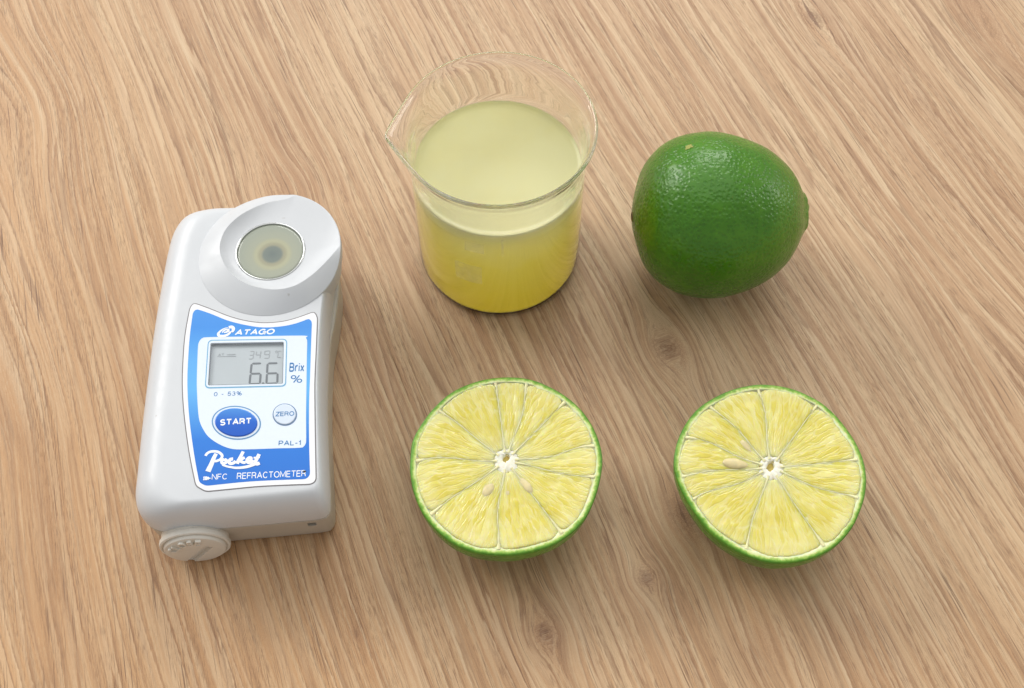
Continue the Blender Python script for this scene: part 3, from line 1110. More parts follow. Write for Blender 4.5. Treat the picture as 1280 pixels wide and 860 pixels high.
    plate('dark_speck', [Vector((sp_.x + 0.42 * math.cos(t) * (1 + .2 * math.sin(3 * t)), sp_.y + 0.3 * math.sin(t))) for t in [i * math.pi / 6 for i in range(12)]],
          zb, zb + 0.12, M_dark, lab, LO)
    return root


build_refractometer()


# ------------------------------------------------------------------ beaker and juice
BC = Vector((-4.2, 240.8))
RIM = 64.2


def build_beaker():
    origin = (BC.x, BC.y, 0)
    tip = at(481, 170, RIM)
    ts = math.atan2(tip.y - BC.y, tip.x - BC.x)
    Dt = math.hypot(tip.x - BC.x, tip.y - BC.y)
    root = empty('glass_beaker', origin)
    tag(root, 'clear glass beaker with a pouring spout, two-thirds full of yellow juice', 'beaker')
    outer = [(0.0, 0.55), (10, 0.45), (18, 0.25), (22.8, 0.1), (24.4, 0.35), (25.6, 1.3), (26.2, 2.8), (26.4, 5.0), (26.45, 12), (26.45, 24),
             (26.45, 36), (26.45, 46), (26.45, 50), (26.5, 54), (26.7, 57), (27.2, 59.6), (27.9, 61.6), (28.5, 62.8), (29.0, 63.3), (29.2, 63.9), (29.1, 64.45), (28.6, 64.7)]
    # where liquid wets the wall the optical contact hides the inner face, so it sits close to the outer one there
    inner = [(28.15, 64.45), (27.95, 63.9), (27.6, 62.9), (26.95, 61.3), (26.15, 59.3), (25.65, 57), (25.3, 54), (25.15, 50), (25.13, 46.7),
             (25.5, 46.1), (26.28, 45.9), (26.32, 42), (26.32, 24), (26.32, 12), (26.25, 5.1), (26.05, 3.0), (25.45, 1.65), (24.3, 0.75), (22.7, 0.5),
             (18, 0.62), (10, 0.8), (0.0, 0.9)]
    N = 192

    def radius(r, z, th):
        g = min(max((z - 50) / (RIM - 50), 0), 1)
        g = g * g * (3 - 2 * g)
        g = g ** 1.5
        d = abs((th - ts + math.pi) % (2 * math.pi) - math.pi)
        tt = math.acos(28.9 / Dt) * 1.12
        if d < tt:
            dd = math.sqrt(d * d + 0.0012)
            full = 1 / math.cos(max(tt - dd, 0)) * 1.0
            e = (full - 1) / (1 / math.cos(tt) - 1)
            r = r + g * e * (Dt - 28.7)
        # hand-blown: not perfectly round near the rim
        return r * (1 + 0.006 * g * math.sin(2 * th + 0.7))

    def rev(name, prof, mat, parent, deform=True, n=N, sinkspout=True):
        V, Fc = [], []
        m = len(prof)
        top = m
        ids = []
        for a in range(n):
            th = 2 * math.pi * a / n
            row = []
            for j, (r, z) in enumerate(prof):
                if r < 1e-6:
                    key = ('p', j)
                    if a == 0:
                        V.append((BC.x, BC.y, z))
                        row.append(len(V) - 1)
                    else:
                        row.append(ids[0][j])
                    continue
                rr = radius(r, z, th) if deform else r
                V.append((BC.x + rr * math.cos(th), BC.y + rr * math.sin(th), z))
                row.append(len(V) - 1)
            ids.append(row)
        for a in range(n):
            e = (a + 1) % n
            for j in range(m - 1):
                q = [ids[a][j], ids[e][j], ids[e][j + 1], ids[a][j + 1]]
                q = [x for i, x in enumerate(q) if x != q[i - 1]]
                if len(q) > 2:
                    Fc.append(tuple(q))
        o = mesh(name, V, Fc, mat, parent, True, origin)
        fix_normals(o)
        return o
    s = NT('beaker_glass').set(Base_Color=(1, 1, 1, 1), Roughness=0.0, IOR=1.48, Transmission_Weight=1.0)
    rev('glass_body', outer + inner, s.m, root)

    # faint enamel marks on the front wall: a graduation tick, a writing spot and a small figure
    s = NT('worn_enamel').set(Roughness=0.5, Base_Color=srgb(245, 240, 222), Alpha=0.30)
    tcn = s.n('ShaderNodeTexCoord')
    s.l(s.ramp(s.noise(tcn.outputs['Object'], 260, 2.0), [(0.35, 0.10), (0.65, 0.24)]), s.b.inputs['Alpha'])
    M_mark = s.m

    def patch(name, a0, a1, z0, z1, R=26.53):
        V, Fc = [], []
        n, m = 10, 4
        for i in range(n + 1):
            a = math.radians(a0 + (a1 - a0) * i / n)
            for j in range(m + 1):
                z = z0 + (z1 - z0) * j / m
                V.append((BC.x + R * math.cos(a), BC.y + R * math.sin(a), z))
        for i in range(n):
            for j in range(m):
                b = i * (m + 1) + j
                Fc.append((b, b + m + 1, b + m + 2, b + 1))
        o = mesh(name, V, Fc, M_mark, root, True, origin)
        return o
    patch('enamel_mark', 248, 261, 37.0, 42.0)
    patch('enamel_mark', 240, 259, 20.0, 29.5)
    patch('graduation_tick', 272.2, 273.6, 36.0, 45.0)

    # ---- juice
    jr = 26.2
    lvl = 45.3
    prof = [(0.0, 0.95), (10, 0.86), (18, 0.7), (22.6, 0.6), (24.2, 0.85), (25.3, 1.7), (25.9, 3.05), (jr - 0.06, 5.2), (jr, 12), (jr, 20), (jr, 28), (jr, 36), (jr, 42),
            (jr, lvl), (jr - 0.1, lvl + 0.7), (25.3, lvl + 1.0), (24.8, lvl + 0.45), (24.2, lvl + 0.12), (23, lvl), (20, lvl - 0.05), (12, lvl - 0.05), (6, lvl - 0.05), (0, lvl - 0.05)]
    s = NT('cloudy_lime_juice')
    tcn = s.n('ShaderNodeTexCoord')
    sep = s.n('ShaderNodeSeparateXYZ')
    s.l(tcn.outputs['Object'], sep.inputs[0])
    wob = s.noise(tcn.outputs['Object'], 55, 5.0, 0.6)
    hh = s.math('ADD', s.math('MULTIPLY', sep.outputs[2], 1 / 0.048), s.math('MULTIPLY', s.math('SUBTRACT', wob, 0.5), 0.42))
    col = s.ramp(hh, [(0.0, srgb(255, 242, 100)), (0.3, srgb(255, 245, 120)), (0.6, srgb(255, 249, 150)), (0.84, srgb(255, 252, 196)), (0.97, srgb(255, 254, 204))])  # deeper below from settled pulp; light from above partly painted into the pale top
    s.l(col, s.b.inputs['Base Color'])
    # cloudy liquid: part of the light scatters back at once, part passes into the body of the juice and out again
    s.set(Roughness=0.05, IOR=1.34)
    tr = s.n('ShaderNodeBsdfTranslucent')
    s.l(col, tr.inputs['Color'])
    mx = s.n('ShaderNodeMixShader')
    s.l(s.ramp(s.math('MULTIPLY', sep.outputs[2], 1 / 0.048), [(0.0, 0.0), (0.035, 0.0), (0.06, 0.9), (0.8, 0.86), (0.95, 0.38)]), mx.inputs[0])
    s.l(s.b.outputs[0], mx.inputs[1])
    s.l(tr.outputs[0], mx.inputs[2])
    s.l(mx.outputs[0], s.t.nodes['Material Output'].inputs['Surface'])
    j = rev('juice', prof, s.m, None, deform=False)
    j.name = 'lime_juice'
    j.location = Vector(origin) * K
    tag(j, 'cloudy yellow lime juice filling the glass beaker', 'juice')


build_beaker()


# ------------------------------------------------------------------ limes
def peel_material(name, whole):
    s = NT(name)
    tc = s.n('ShaderNodeTexCoord')
    ob = tc.outputs['Object']
    big = s.noise(ob, 45, 3.0)
    med = s.noise(ob, 210, 3.0)
    f = s.math('ADD', s.math('MULTIPLY', big, 0.65), s.math('MULTIPLY', med, 0.35))
    if whole:
        c = s.ramp(f, [(0.28, srgb(58, 112, 8)), (0.5, srgb(68, 124, 12)), (0.74, srgb(90, 142, 26))])
        yl = s.n('ShaderNodeAttribute', attribute_name='tipness').outputs['Fac']
        c = s.mix(s.math('MULTIPLY', yl, 0.5), c, srgb(112, 150, 52))
        sc = 820
    else:
        c = s.ramp(f, [(0.34, srgb(60, 112, 26)), (0.5, srgb(88, 140, 36)), (0.66, srgb(126, 168, 60))])
        sc = 700
    # oil glands
    wv = s.n('ShaderNodeTexVoronoi', feature='F1')
    wn = s.n('ShaderNodeVectorMath', operation='ADD')
    ns = s.n('ShaderNodeTexNoise')
    s.l(ob, ns.inputs['Vector'])
    ns.inputs['Scale'].default_value = 500
    sc2 = s.n('ShaderNodeVectorMath', operation='SCALE')
    s.l(ns.outputs['Color'], sc2.inputs[0])
    sc2.inputs['Scale'].default_value = 0.0005
    s.l(ob, wn.inputs[0])
    s.l(sc2.outputs[0], wn.inputs[1])
    s.l(wn.outputs[0], wv.inputs['Vector'])
    wv.inputs['Scale'].default_value = sc
    pit = s.ramp(wv.outputs['Distance'], [(0.0, 0.0), (0.30, 0.45), (0.62, 1.0)], 'EASE')
    c = s.mix(s.math('MULTIPLY', s.math('SUBTRACT', 1.0, pit), 0.30), c, srgb(36, 92, 20) if whole else srgb(70, 130, 30))
    s.l(c, s.b.inputs['Base Color'])
    rg = s.ramp(s.noise(ob, 120, 3.0), [(0.3, 0.22), (0.7, 0.32)])
    s.l(rg, s.b.inputs['Roughness'])
    s.set(Specular_IOR_Level=0.5, Subsurface_Weight=0.08, Subsurface_Scale=0.002)
    n1 = s.bump(pit, 0.85, 0.00017)
    n2 = s.bump(s.noise(ob, 160, 2.0), 0.5, 0.0006, n1)
    s.l(n2, s.b.inputs['Normal'])
    return s.m


def build_whole_lime():
    L = 55.5
    prof = [(0, 0), (.004, 30), (.012, 75), (.03, 130), (.06, 202), (.10, 256), (.17, 312), (.25, 348), (.33, 367), (.42, 376), (.5, 372), (.58, 358),
            (.66, 338), (.73, 314), (.79, 284), (.85, 244), (.89, 208), (.917, 176), (.935, 150), (.948, 129), (.96, 114), (.972, 102), (.984, 85), (.993, 58), (1.0, 0)]
    kx = 26.1 / 376
    pts = spline([(p[0] * L - L * 0.46, p[1] * kx) for p in prof], 150, closed=False)
    N = 200
    V, Fc, tipv = [], [], []
    for i, p in enumerate(pts):
        t = (p.x + L * 0.46) / L
        for a in range(N):
            th = 2 * math.pi * a / N
            w = Vector((p.x / 18, math.cos(th) * 1.2, math.sin(th) * 1.2))
            r = max(p.y, 0) * (1 + 0.018 * noise.noise(w * 0.8 + Vector((3, 1, 2))) + 0.008 * noise.noise(w * 3))
            if t > 0.85:          # ribs gathering into the blunt nipple
                k = min((t - 0.85) / 0.1, 1)
                r *= 1 + k * (0.07 * noise.noise(Vector((math.cos(th) * 2.2, math.sin(th) * 2.2, p.x / 5))) + 0.03 * math.sin(5 * th + 1))
            if t < 0.08:
                r *= 1 + 0.03 * math.sin(7 * th) * (0.08 - t) / 0.08
            x = p.x
            if t > 0.97:
                x += 0.7 * noise.noise(Vector((r * math.cos(th) / 2.5, r * math.sin(th) / 2.5, 0)))
            # bottom swell towards the stem end, as photographed
            V.append((x, r * math.cos(th), r * math.sin(th)))
            tipv.append(max(0, (t - 0.72) / 0.28) ** 1.2 + max(0, (0.10 - t) / 0.10) * 0.7)
    m = len(pts)
    for i in range(m - 1):
        for a in range(N):
            e = (a + 1) % N
            Fc.append((i * N + a, i * N + e, (i + 1) * N + e, (i + 1) * N + a))
    c = Vector((63.1, 236.6, 26.0))
    me_o = mesh('whole_lime', V, Fc, None, None, True)
    R = Matrix.Rotation(math.radians(2.5), 4, 'Z') @ Matrix.Rotation(math.radians(2.0), 4, 'Y')
    me_o.data.transform(R)
    zmin = min(v.co.z for v in me_o.data.vertices) / K
    c.z = -zmin + 0.02
    bm = bmesh.new(); bm.from_mesh(me_o.data)
    bmesh.ops.remove_doubles(bm, verts=bm.verts, dist=1e-6)
    bmesh.ops.recalc_face_normals(bm, faces=bm.faces)
    bm.to_mesh(me_o.data); bm.free()
    peel = me_o
    peel.name = 'peel'
    at_ = peel.data.attributes.new('tipness', 'FLOAT', 'POINT')
    Ri = R.inverted()
    for i, v in enumerate(peel.data.vertices):
        t = ((Ri @ v.co).x / K + L * 0.46) / L
        at_.data[i].value = max(0, (t - 0.66) / 0.34) ** 1.1 + max(0, (0.10 - t) / 0.10) * 0.7
    peel.data.materials.append(peel_material('green_lime_peel', True))
    root = empty('whole_lime', (c.x, c.y, 0))
    tag(root, 'whole uncut green lime with glossy pitted skin, right of the beaker', 'lime', 'limes')
    peel.parent = root
    peel.location = (0, 0, c.z * K)
    # stem scar at the left end, dry and brown
    Vv, Ff = [], []
    n = 20
    Vv.append((0.5, 0, 0))
    for k, (r, dx) in enumerate(((0.6, 0.3), (1.0, -0.15), (1.4, -0.1), (1.8, 0.4), (1.9, 1.0))):
        for a in range(n):
            th = 2 * math.pi * a / n
            rr = r * (1 + 0.12 * math.sin(5 * th + k))
            Vv.append((dx, rr * math.cos(th), rr * math.sin(th)))
    for a in range(n):
        e = (a + 1) % n
        Ff.append((0, 1 + a, 1 + e))
        for k in range(4):
            Ff.append((1 + k * n + a, 1 + k * n + e, 1 + (k + 1) * n + e, 1 + (k + 1) * n + a))
    sc_ = mesh('stem_scar', Vv, Ff, simple('dry_stem_scar', srgb(124, 104, 66), 0.8, wear=0.3, scale=1500, bumpd=0.0001), root, True)
    sc_.data.transform(Matrix.Translation((-L * 0.46 * K, 0, 0)))
    sc_.data.transform(R)
    sc_.location = (0, 0, c.z * K)
    fix_normals(sc_)
    # small tan blemish high on the skin, laid on the surface
    mb = simple('tan_blemish', srgb(150, 154, 74), 0.6, wear=0.2, scale=2500)
    bpy.context.view_layer.update()
    camp = Vector((0, 0, CAM_H * K))
    V, Fc = [], []
    base = Vector((c.x, c.y, c.z)) * K
    nx, ny = 5, 4
    corners = [(856.5, 183.0), (864.5, 180.2), (866.0, 184.2), (857.5, 187.6)]
    ok = True
    for i in range(nx):
        for j in range(ny):
            u, v = i / (nx - 1), j / (ny - 1)
            px = (corners[0][0] * (1 - u) + corners[1][0] * u) * (1 - v) + (corners[3][0] * (1 - u) + corners[2][0] * u) * v
            py = (corners[0][1] * (1 - u) + corners[1][1] * u) * (1 - v) + (corners[3][1] * (1 - u) + corners[2][1] * u) * v
            px += 0.7 * math.sin(i * 2.3 + j * 1.7)
            py += 0.6 * math.sin(i * 3.1 + j * 2.9)
            g = at(px, py, 0) * K
            hit, loc, nrm, _ = peel.ray_cast(camp - base, (g - camp).normalized())
            if not hit:
                ok = False
                continue
            q = (loc + nrm * 0.00012) + Vector((0, 0, c.z * K))
            V.append(tuple(q / K))
    if ok and len(V) == nx * ny:
        for i in range(nx - 1):
            for j in range(ny - 1):
                b = i * ny + j
                Fc.append((b, b + ny, b + ny + 1, b + 1))
        mesh('blemish', V, Fc, mb, root, True)


build_whole_lime()

M_peel_half = None


def flesh_material():
    s = NT('lime_pulp')
    uv = s.n('ShaderNodeUVMap', uv_map='polar').outputs[0]      # u across (mm/10), v radius (mm/10)
    tc = s.n('ShaderNodeTexCoord')
    wob = s.n('ShaderNodeTexNoise')
    s.l(tc.outputs['Object'], wob.inputs['Vector'])
    wob.inputs['Scale'].default_value = 260
    wob.inputs['Detail'].default_value = 2
    k_ = s.n('ShaderNodeVectorMath', operation='SCALE')
    s.l(wob.outputs['Color'], k_.inputs[0])
    k_.inputs['Scale'].default_value = 0.13
    ad = s.n('ShaderNodeVectorMath', operation='ADD')
    s.l(uv, ad.inputs[0])
    s.l(k_.outputs[0], ad.inputs[1])
    v = s.n('ShaderNodeTexVoronoi', feature='DISTANCE_TO_EDGE')
    s.l(s.scaled(ad.outputs[0], (10.5, 1.5, 1)), v.inputs['Vector'])
    v.inputs['Scale'].default_value = 1.0
    v2 = s.n('ShaderNodeTexVoronoi', feature='F1')
    s.l(s.scaled(ad.outputs[0], (10.5, 1.5, 1)), v2.inputs['Vector'])
    v2.inputs['Scale'].default_value = 1.0
    sepc = s.n('ShaderNodeSeparateColor')
    s.l(v2.outputs['Color'], sepc.inputs[0])
    fib = s.noise(s.scaled(ad.outputs[0], (16, 2.2, 1)), 1.0, 3.0, 0.6)
    c = s.ramp(sepc.outputs[0], [(0.0, srgb(222, 208, 84)), (0.45, srgb(228, 216, 104)), (0.8, srgb(232, 222, 124)), (1.0, srgb(238, 230, 150))])
    c = s.mix(s.ramp(v.outputs['Distance'], [(0.0, 0.5), (0.10, 0.0)]), c, srgb(240, 232, 176))
    c = s.mix(s.ramp(fib, [(0.52, 0.0), (0.72, 0.45)]), c, srgb(246, 240, 196))
    c = s.mix(s.ramp(fib, [(0.28, 0.22), (0.42, 0.0)]), c, srgb(208, 192, 60))
    blot = s.noise(tc.outputs['Object'], 170, 2.0)
    c = s.mix(s.ramp(blot, [(0.5, 0.0), (0.72, 0.40)]), c, srgb(214, 196, 58))
    # paler, more fibrous towards the core
    sr = s.n('ShaderNodeSeparateXYZ')
    s.l(ad.outputs[0], sr.inputs[0])
    c = s.mix(s.ramp(s.math('MULTIPLY', sr.outputs[1], 0.4), [(0.14, 0.75), (0.30, 0.30), (0.48, 0.0), (0.85, 0.0), (0.96, 0.35)]), c, srgb(238, 231, 172))
    s.l(c, s.b.inputs['Base Color'])
    s.set(Roughness=0.16, Subsurface_Weight=0.8, Subsurface_Scale=0.0026, Specular_IOR_Level=0.5)
    s.b.inputs['Subsurface Radius'].default_value = (1.0, 0.8, 0.2)
    hgt = s.math('ADD', s.ramp(v.outputs['Distance'], [(0.0, 0.0), (0.16, 1.0)], 'EASE'), s.math('MULTIPLY', fib, 0.35))
    s.l(s.bump(hgt, 0.55, 0.00013), s.b.inputs['Normal'])
    return s.m


M_flesh = flesh_material()
M_memb = simple('cream_membrane', srgb(240, 233, 178), 0.4, wear=0.06, scale=900, sss=0.4, bumpd=0.0001)
M_core = simple('white_pith_core', srgb(248, 245, 226), 0.55, wear=0.05, scale=1200, sss=0.4, bumpd=0.00015)
M_seed = simple('pale_lime_seed', srgb(224, 208, 156), 0.35, wear=0.10, scale=500, sss=0.3)
M_bed = simple('pulp_bed', srgb(222, 208, 120), 0.4, wear=0.1, scale=600, sss=0.4)
M_hole = simple('hollow_core', srgb(206, 186, 104), 0.6, wear=0.3, scale=900)

# cut edge: zest green grading into pale pith, coloured by depth from the skin
s = NT('lime_rind')
_uv = s.n('ShaderNodeUVMap', uv_map='depth').outputs[0]
_sp = s.n('ShaderNodeSeparateXYZ')
s.l(_uv, _sp.inputs[0])
_tc = s.n('ShaderNodeTexCoord')
_n = s.noise(_tc.outputs['Object'], 900, 3.0)
_d = s.math('ADD', _sp.outputs[0], s.math('ADD', s.math('MULTIPLY', s.math('SUBTRACT', _n, 0.5), 1.3), s.math('MULTIPLY', s.math('SUBTRACT', s.noise(_tc.outputs['Object'], 300, 2.0), 0.5), 1.2)))
s.l(s.ramp(s.math('MULTIPLY', _d, 1 / 2.6), [(0.0, srgb(82, 138, 28)), (0.2, srgb(110, 162, 44)), (0.36, srgb(168, 200, 92)), (0.5, srgb(218, 228, 156)),
                                         (0.75, srgb(236, 238, 196)), (1.0, srgb(238, 234, 182))]), s.b.inputs['Base Color'])
s.set(Roughness=0.42, Subsurface_Weight=0.3, Subsurface_Scale=0.001)
s.l(s.bump(_n, 0.5, 0.00015), s.b.inputs['Normal'])
M_rind = s.m


def build_half(outline_px, core_px, walls, seeds, tilt, label, seed_, hole_sh):
    rnd = random.Random(seed_)
    zc = 25.0
    cw = at(core_px[0], core_px[1], zc)

    def on_plane(px, py):
        p = at(px, py, zc)
        for _ in range(6):
            zz = zc + tilt[0] * (p.x - cw.x) + tilt[1] * (p.y - cw.y)
            p = at(px, py, zz)
        return p
    pts = [on_plane(*p) for p in outline_px]
    sp = spline([(p.x, p.y) for p in pts], 360)
    # radius as a function of angle about the core
    ang = np.array([math.atan2(p.y - cw.y, p.x - cw.x) for p in sp])
    rad = np.array([math.hypot(p.x - cw.x, p.y - cw.y) for p in sp])
    o_ = np.argsort(ang)
    ang, rad = ang[o_], rad[o_]
    aa = np.concatenate([ang - 2 * math.pi, ang, ang + 2 * math.pi])
    rr = np.concatenate([rad, rad, rad])

    def R(th):
        th = (th + math.pi) % (2 * math.pi) - math.pi
        return float(np.interp(th, aa, rr))

    def plane_z(x, y):
        return zc + tilt[0] * (x - cw.x) + tilt[1] * (y - cw.y)
    O = (cw.x, cw.y, 0)
    root = empty('lime_half', O)
    tag(root, label, 'lime half', 'cut lime halves')
    # ---- peel: dome below the cut, lip, and cut ring of the rind
    N = 240
    V, Fc, dep = [], [], []
    M = 30
    rows = []
    cols_ = []
    pith = [1.8 + 0.5 * noise.noise(Vector((math.cos(2 * math.pi * a / N) * 3, math.sin(2 * math.pi * a / N) * 3, seed_))) for a in range(N)]
    for a in range(N):
        th = 2 * math.pi * a / N
        Rr = R(th)
        d = (math.cos(th), math.sin(th))
        col = []
        for i in range(M):                         # from the foot up to the widest part
            t = i / (M - 1)
            ph = t * math.pi / 2
            r = Rr * (math.sin(ph) ** 0.93)
            x, y = cw.x + d[0] * r, cw.y + d[1] * r
            top = plane_z(cw.x + d[0] * Rr, cw.y + d[1] * Rr) - 0.7
            z = 0.25 + (top - 0.25) * (1 - math.cos(ph) ** 0.95)
            r *= 1 + 0.01 * noise.noise(Vector((d[0] * 2, d[1] * 2, t * 3 + seed_)))
            col.append((r, z, 0.0))
        P = lambda r_: plane_z(cw.x + d[0] * r_, cw.y + d[1] * r_)
        jag = 0.10 * noise.noise(Vector((d[0] * 14, d[1] * 14, seed_ + 5)))
        for rr_, dz, dp in ((0.0, -0.35, 0.0), (-0.18, -0.06, 0.1), (-0.45, 0.05 + jag, 0.45), (-0.9, 0.04, 0.9), (-1.4, 0.0 + jag, 1.4), (-1.9, -0.04, 1.9), (-pith[a], -0.06, 2.3), (-pith[a] - 0.9, -0.16, 2.6), (-pith[a] - 1.4, -3.0, 2.6)):
            col.append((Rr + rr_, P(Rr + rr_) + dz, dp))
        for r_, z_, dp in col:
            V.append((cw.x + d[0] * r_, cw.y + d[1] * r_, z_))
            dep.append(dp)
    m = M + 9
    mats = []
    for a in range(N):
        e = (a + 1) % N
        for i in range(m - 1):
            Fc.append((a * m + i, e * m + i, e * m + i + 1, a * m + i + 1))
            mats.append(0 if i < M - 1 else 1)
    o = mesh('peel', V, Fc, None, root, True, O)
    global M_peel_half
    if M_peel_half is None:
        M_peel_half = peel_material('cut_lime_peel', False)
    o.data.materials.append(M_peel_half)
    o.data.materials.append(M_rind)
    o.data.polygons.foreach_set('material_index', mats)
    uvl = o.data.uv_layers.new(name='depth')
    for lp_ in o.data.loops:
        uvl.data[lp_.index].uv = (dep[lp_.vertex_index], 0)
    fix_normals(o)
    # ---- bed under the segments
    V, Fc = [], []
    rings = [0.0, 2.0, 4.0, 8.0, 14.0, 20.0]
    for a in range(N):
        th = 2 * math.pi * a / N
        Ro = R(th) - pith[a] - 0.05
        for k, f in enumerate((0.085, 0.2, 0.4, 0.6, 0.8, 1.0)):
            r = Ro * f
            x, y = cw.x + math.cos(th) * r, cw.y + math.sin(th) * r
            V.append((x, y, plane_z(x, y) - 0.75))
    for a in range(N):
        e = (a + 1) % N
        for k in range(5):
            Fc.append((a * 6 + k, e * 6 + k, e * 6 + k + 1, a * 6 + k + 1))
    mesh('pulp_bed', V, Fc, M_bed, root, True, O)
    # ---- segments
    arms = [rnd.uniform(0.5, 2.6) for _ in range(len(walls))]
    W = sorted([math.radians(w) % (2 * math.pi) for w in walls])
    nw = len(W)
    wig = [rnd.uniform(-1, 1) for _ in W]

    def wall_ang(k, r):            # walls wander a little with radius
        b = W[k % nw] + (2 * math.pi if k >= nw else 0)
        return b + 0.06 * wig[k % nw] * math.sin(r / 4.5 + 3 * wig[k % nw]) * min(r / 8, 1)
    r0 = 3.3
    for k in range(nw):
        nt, nr = 26, 44
        V, Fc, UVc = [], [], []
        off = rnd.uniform(0, 50)
        bul = rnd.uniform(0.0, 0.18)
        for i in range(nr + 1):
            t = i / nr
            for j in range(nt + 1):
                sft = j / nt
                # rounded outer corners and pointed inner end
                edge = abs(2 * sft - 1)
                thm = wall_ang(k, 15) * (1 - sft) + wall_ang(k + 1, 15) * sft
                span = (wall_ang(k + 1, 15) - wall_ang(k, 15))
                Ro = R(thm) - 1.62 - 1.5 * edge ** 9 - 0.45 * noise.noise(Vector((math.cos(thm) * 4, math.sin(thm) * 4, seed_ + 9)))
                ri = r0 + (0.8 if span > 0.75 else 0.4) * (1 - edge ** 2) * 0.3
                r = ri + (Ro - ri) * t
                gap = 0.04 + 0.10 * max(0, (r - 19) / 4)
                a0, a1 = wall_ang(k, r) + gap / r, wall_ang(k + 1, r) - gap / r
                th = a0 + (a1 - a0) * sft
                x, y = cw.x + math.cos(th) * r, cw.y + math.sin(th) * r
                e1 = min(sft, 1 - sft) * (a1 - a0) * r
                e2 = min(r - ri, Ro - r)
                drop = math.exp(-e1 / 0.2) * 0.02 + math.exp(-e2 / 0.25) * 0.12
                q = Vector(((th - thm * 0) * 15 / 1.25 + off, r / 4.2, seed_))
                vn = noise.voronoi(q)[0]
                h = (vn[1] - vn[0])
                z = plane_z(x, y) - 0.06 + 0.5 * min(e2, 0.4) * 0.4 + bul * (1 - edge ** 2) - drop + 0.24 * min(h, 0.5) + 0.12 * noise.noise(Vector((x / 2.2, y / 2.2, seed_ * 3)))
                V.append((x, y, z))
                UVc.append(((sft - 0.5) * (a1 - a0) * 1.5 * (0.6 + 0.4 * r / 20) + off, r / 10))
        cnt = len(V)
        for i in range(nr):
            for j in range(nt):
                b = i * (nt + 1) + j
                Fc.append((b, b + nt + 1, b + nt + 2, b + 1))
        # skirt to close the sides down into the bed
        ring = [j for j in range(nt + 1)] + [(i) * (nt + 1) + nt for i in range(1, nr + 1)] + [nr * (nt + 1) + j for j in range(nt - 1, -1, -1)] + [i * (nt + 1) for i in range(nr - 1, 0, -1)]
        b0 = len(V)
        for r_ in ring:
            V.append((V[r_][0], V[r_][1], plane_z(V[r_][0], V[r_][1]) - 1.4))
            UVc.append(UVc[r_])
        L = len(ring)
        for i in range(L):
            Fc.append((ring[i], ring[(i + 1) % L], b0 + (i + 1) % L, b0 + i))
        sg = mesh('segment', V, Fc, M_flesh, root, True, O)
        uvl = sg.data.uv_layers.new(name='polar')
        for lp_ in sg.data.loops:
            uvl.data[lp_.index].uv = UVc[lp_.vertex_index]
        # ---- membrane between this segment and the last one
        V, Fc = [], []
        n = 40
        for i in range(n + 1):
            r = 2.6 + (R(W[k]) - pith[0] * 0.98 - 2.5) * i / n
            th = wall_ang(k, r)
            wd = 0.17 + 0.12 * abs(noise.noise(Vector((r / 2, k, seed_)))) + 0.28 * math.exp(-(r - 2.6) / 1.6) + 0.25 * max(0, (r - 20.5) / 3)
            px_, py_ = -math.sin(th), math.cos(th)
            x, y = cw.x + math.cos(th) * r, cw.y + math.sin(th) * r
            zt = plane_z(x, y) + 0.10 + 0.16 * noise.noise(Vector((r / 3.2, k * 3, seed_))) + 0.1 * math.exp(-(r - 2.6) / 3)
            V += [(x + px_ * wd, y + py_ * wd, zt - 1.2), (x + px_ * wd * 0.8, y + py_ * wd * 0.8, zt - 0.03), (x, y, zt + 0.03),
                  (x - px_ * wd * 0.8, y - py_ * wd * 0.8, zt - 0.03), (x - px_ * wd, y - py_ * wd, zt - 1.2)]
        for i in range(n):
            for j in range(4):
                b = i * 5 + j
                Fc.append((b, b + 5, b + 6, b + 1))
        mb = mesh('membrane', V, Fc, M_memb, root, True, O)
        fix_normals(mb)
    # ---- white core: star with arms towards the walls and a hollow
    V, Fc = [], []
    n = 120
    rings = (0.0, 0.12, 0.3, 0.5, 0.7, 0.88, 1.0)
    for a in range(n):
        th = 2 * math.pi * a / n
        arm = max(am * math.exp(-(((th - w + math.pi) % (2 * math.pi) - math.pi) / 0.16) ** 2) for w, am in zip(W, arms))
        Ro = 3.6 + arm + 1.5 * noise.noise(Vector((math.cos(th) * 3, math.sin(th) * 3, seed_ * 2)))
        hr = hole_sh[2] * (1 + 0.25 * math.sin(2 * th + hole_sh[3]) + 0.2 * noise.noise(Vector((math.cos(th) * 2, math.sin(th) * 2, seed_))))
        hx, hy = hole_sh[0] + math.cos(th) * hr * 0.7, hole_sh[1] + math.sin(th) * hr
        ox, oy = math.cos(th) * Ro, math.sin(th) * Ro
        for k, f in enumerate(rings):
            x, y = hx + (ox - hx) * f, hy + (oy - hy) * f
            z = plane_z(cw.x + x, cw.y + y) + 0.05 * (1 - f) - 0.25 * f ** 4 + 0.26 * noise.noise(Vector((x * 1.3, y * 1.3, seed_)))
            if k == 0:
                z -= 2.6
            if k == len(rings) - 1:
                z -= 0.25
            V.append((cw.x + x, cw.y + y, z))
    m = len(rings)
    for a in range(n):
        e = (a + 1) % n
        for k in range(m - 1):
            Fc.append((a * m + k, a * m + k + 1, e * m + k + 1, e * m + k))
    co = mesh('core', V, Fc, M_core, root, True, O)
    fix_normals(co)
    V = [(cw.x + hole_sh[0] + 3.2 * math.cos(t), cw.y + hole_sh[1] + 3.2 * math.sin(t), plane_z(cw.x, cw.y) - 1.6) for t in [i * math.pi / 8 for i in range(16)]]
    mesh('core_hollow', V, [tuple(range(16))], M_hole, root, False, O)
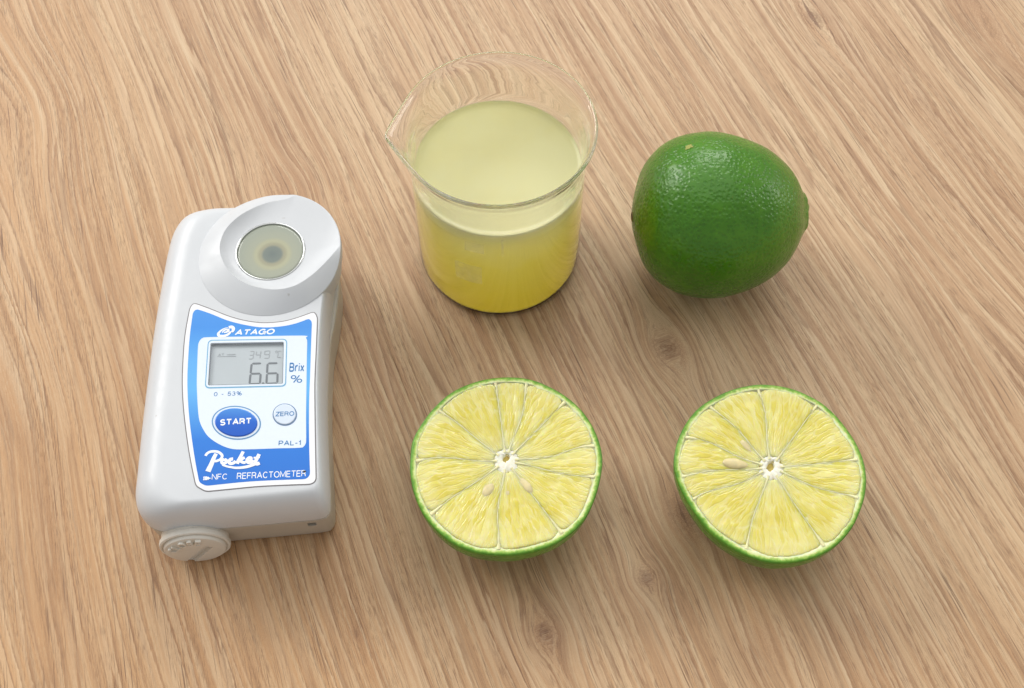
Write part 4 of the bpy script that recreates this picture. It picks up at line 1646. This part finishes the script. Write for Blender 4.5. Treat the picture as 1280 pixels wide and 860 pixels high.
    # ---- seeds, half sunk in the pulp
    for (px, py, ln, wd, ad, up) in seeds:
        p = on_plane(px, py)
        ca_, sa_ = math.cos(math.radians(ad)), math.sin(math.radians(ad))
        V, Fc = [], []
        nl, nn = 16, 18
        for i in range(nl + 1):
            t = i / nl
            pr_ = math.sin(math.pi * min(t, 1)) ** 0.62 * (1.0 - 0.42 * t)      # teardrop: blunt tail, point towards the core
            x = (t - 0.45) * ln
            for a in range(nn):
                th = 2 * math.pi * a / nn
                yy_, zz_ = math.cos(th) * pr_ * wd * 0.62, math.sin(th) * pr_ * wd * 0.34
                gx, gy = x * ca_ - yy_ * sa_, x * sa_ + yy_ * ca_
                V.append((p.x + gx, p.y + gy, p.z + up + zz_))
        for i in range(nl):
            for a in range(nn):
                e = (a + 1) % nn
                Fc.append((i * nn + a, i * nn + e, (i + 1) * nn + e, (i + 1) * nn + a))
        sd = mesh('seed', V, Fc, M_seed, root, True, O)
        fix_normals(sd)
    return root


def zl_(x, y):
    return (490 + x / 3.44, 460 + y / 3.44)


def zr_(x, y):
    return (820 + x / 3.44, 470 + y / 3.44)


build_half([zl_(*p) for p in ((78, 400), (90, 310), (130, 235), (185, 165), (250, 108), (320, 72), (400, 48), (470, 39), (545, 40), (610, 52), (670, 76),
                              (735, 112), (795, 160), (845, 220), (885, 300), (905, 390), (895, 480), (872, 560), (835, 640), (780, 704), (700, 757), (610, 788),
                              (520, 804), (430, 803), (340, 788), (260, 752), (190, 697), (135, 630), (98, 550), (80, 470))],
           (632.5, 576.3), (179, 141, 97, 74, 47, 8, -12, -54, -97, -143),
           [(611, 611, 7.0, 3.4, 52, -0.38), (657, 606, 7.4, 3.0, 126, -0.40), (635, 614, 5.2, 2.2, 92, -0.42)], (0.0, 0.05),
           'cut lime half in front of the beaker, its faint seeds just below the white core', 3, (0.0, 1.2, 1.0, 0.4))
build_half([zr_(*p) for p in ((77, 380), (88, 295), (120, 218), (170, 150), (230, 104), (305, 66), (380, 44), (450, 35), (520, 40), (590, 55), (650, 80),
                              (710, 113), (770, 165), (820, 225), (862, 290), (892, 360), (905, 440), (897, 520), (870, 600), (835, 665), (785, 720), (720, 764),
                              (640, 793), (560, 804), (480, 800), (400, 776), (320, 735), (250, 684), (190, 620), (140, 548), (100, 470))],
           (963.9, 584.8), (204, 184, 158, 128, 93, 52, 5, -24, -62, -112),
           [(918, 579.5, 8.0, 3.2, -8, 0.0), (931, 556, 5.4, 2.2, -52, -0.2)], (0.02, 0.07),
           'cut lime half at lower right with a clear pale seed left of its core', 8, (0.0, 0.7, 1.25, 0.0))
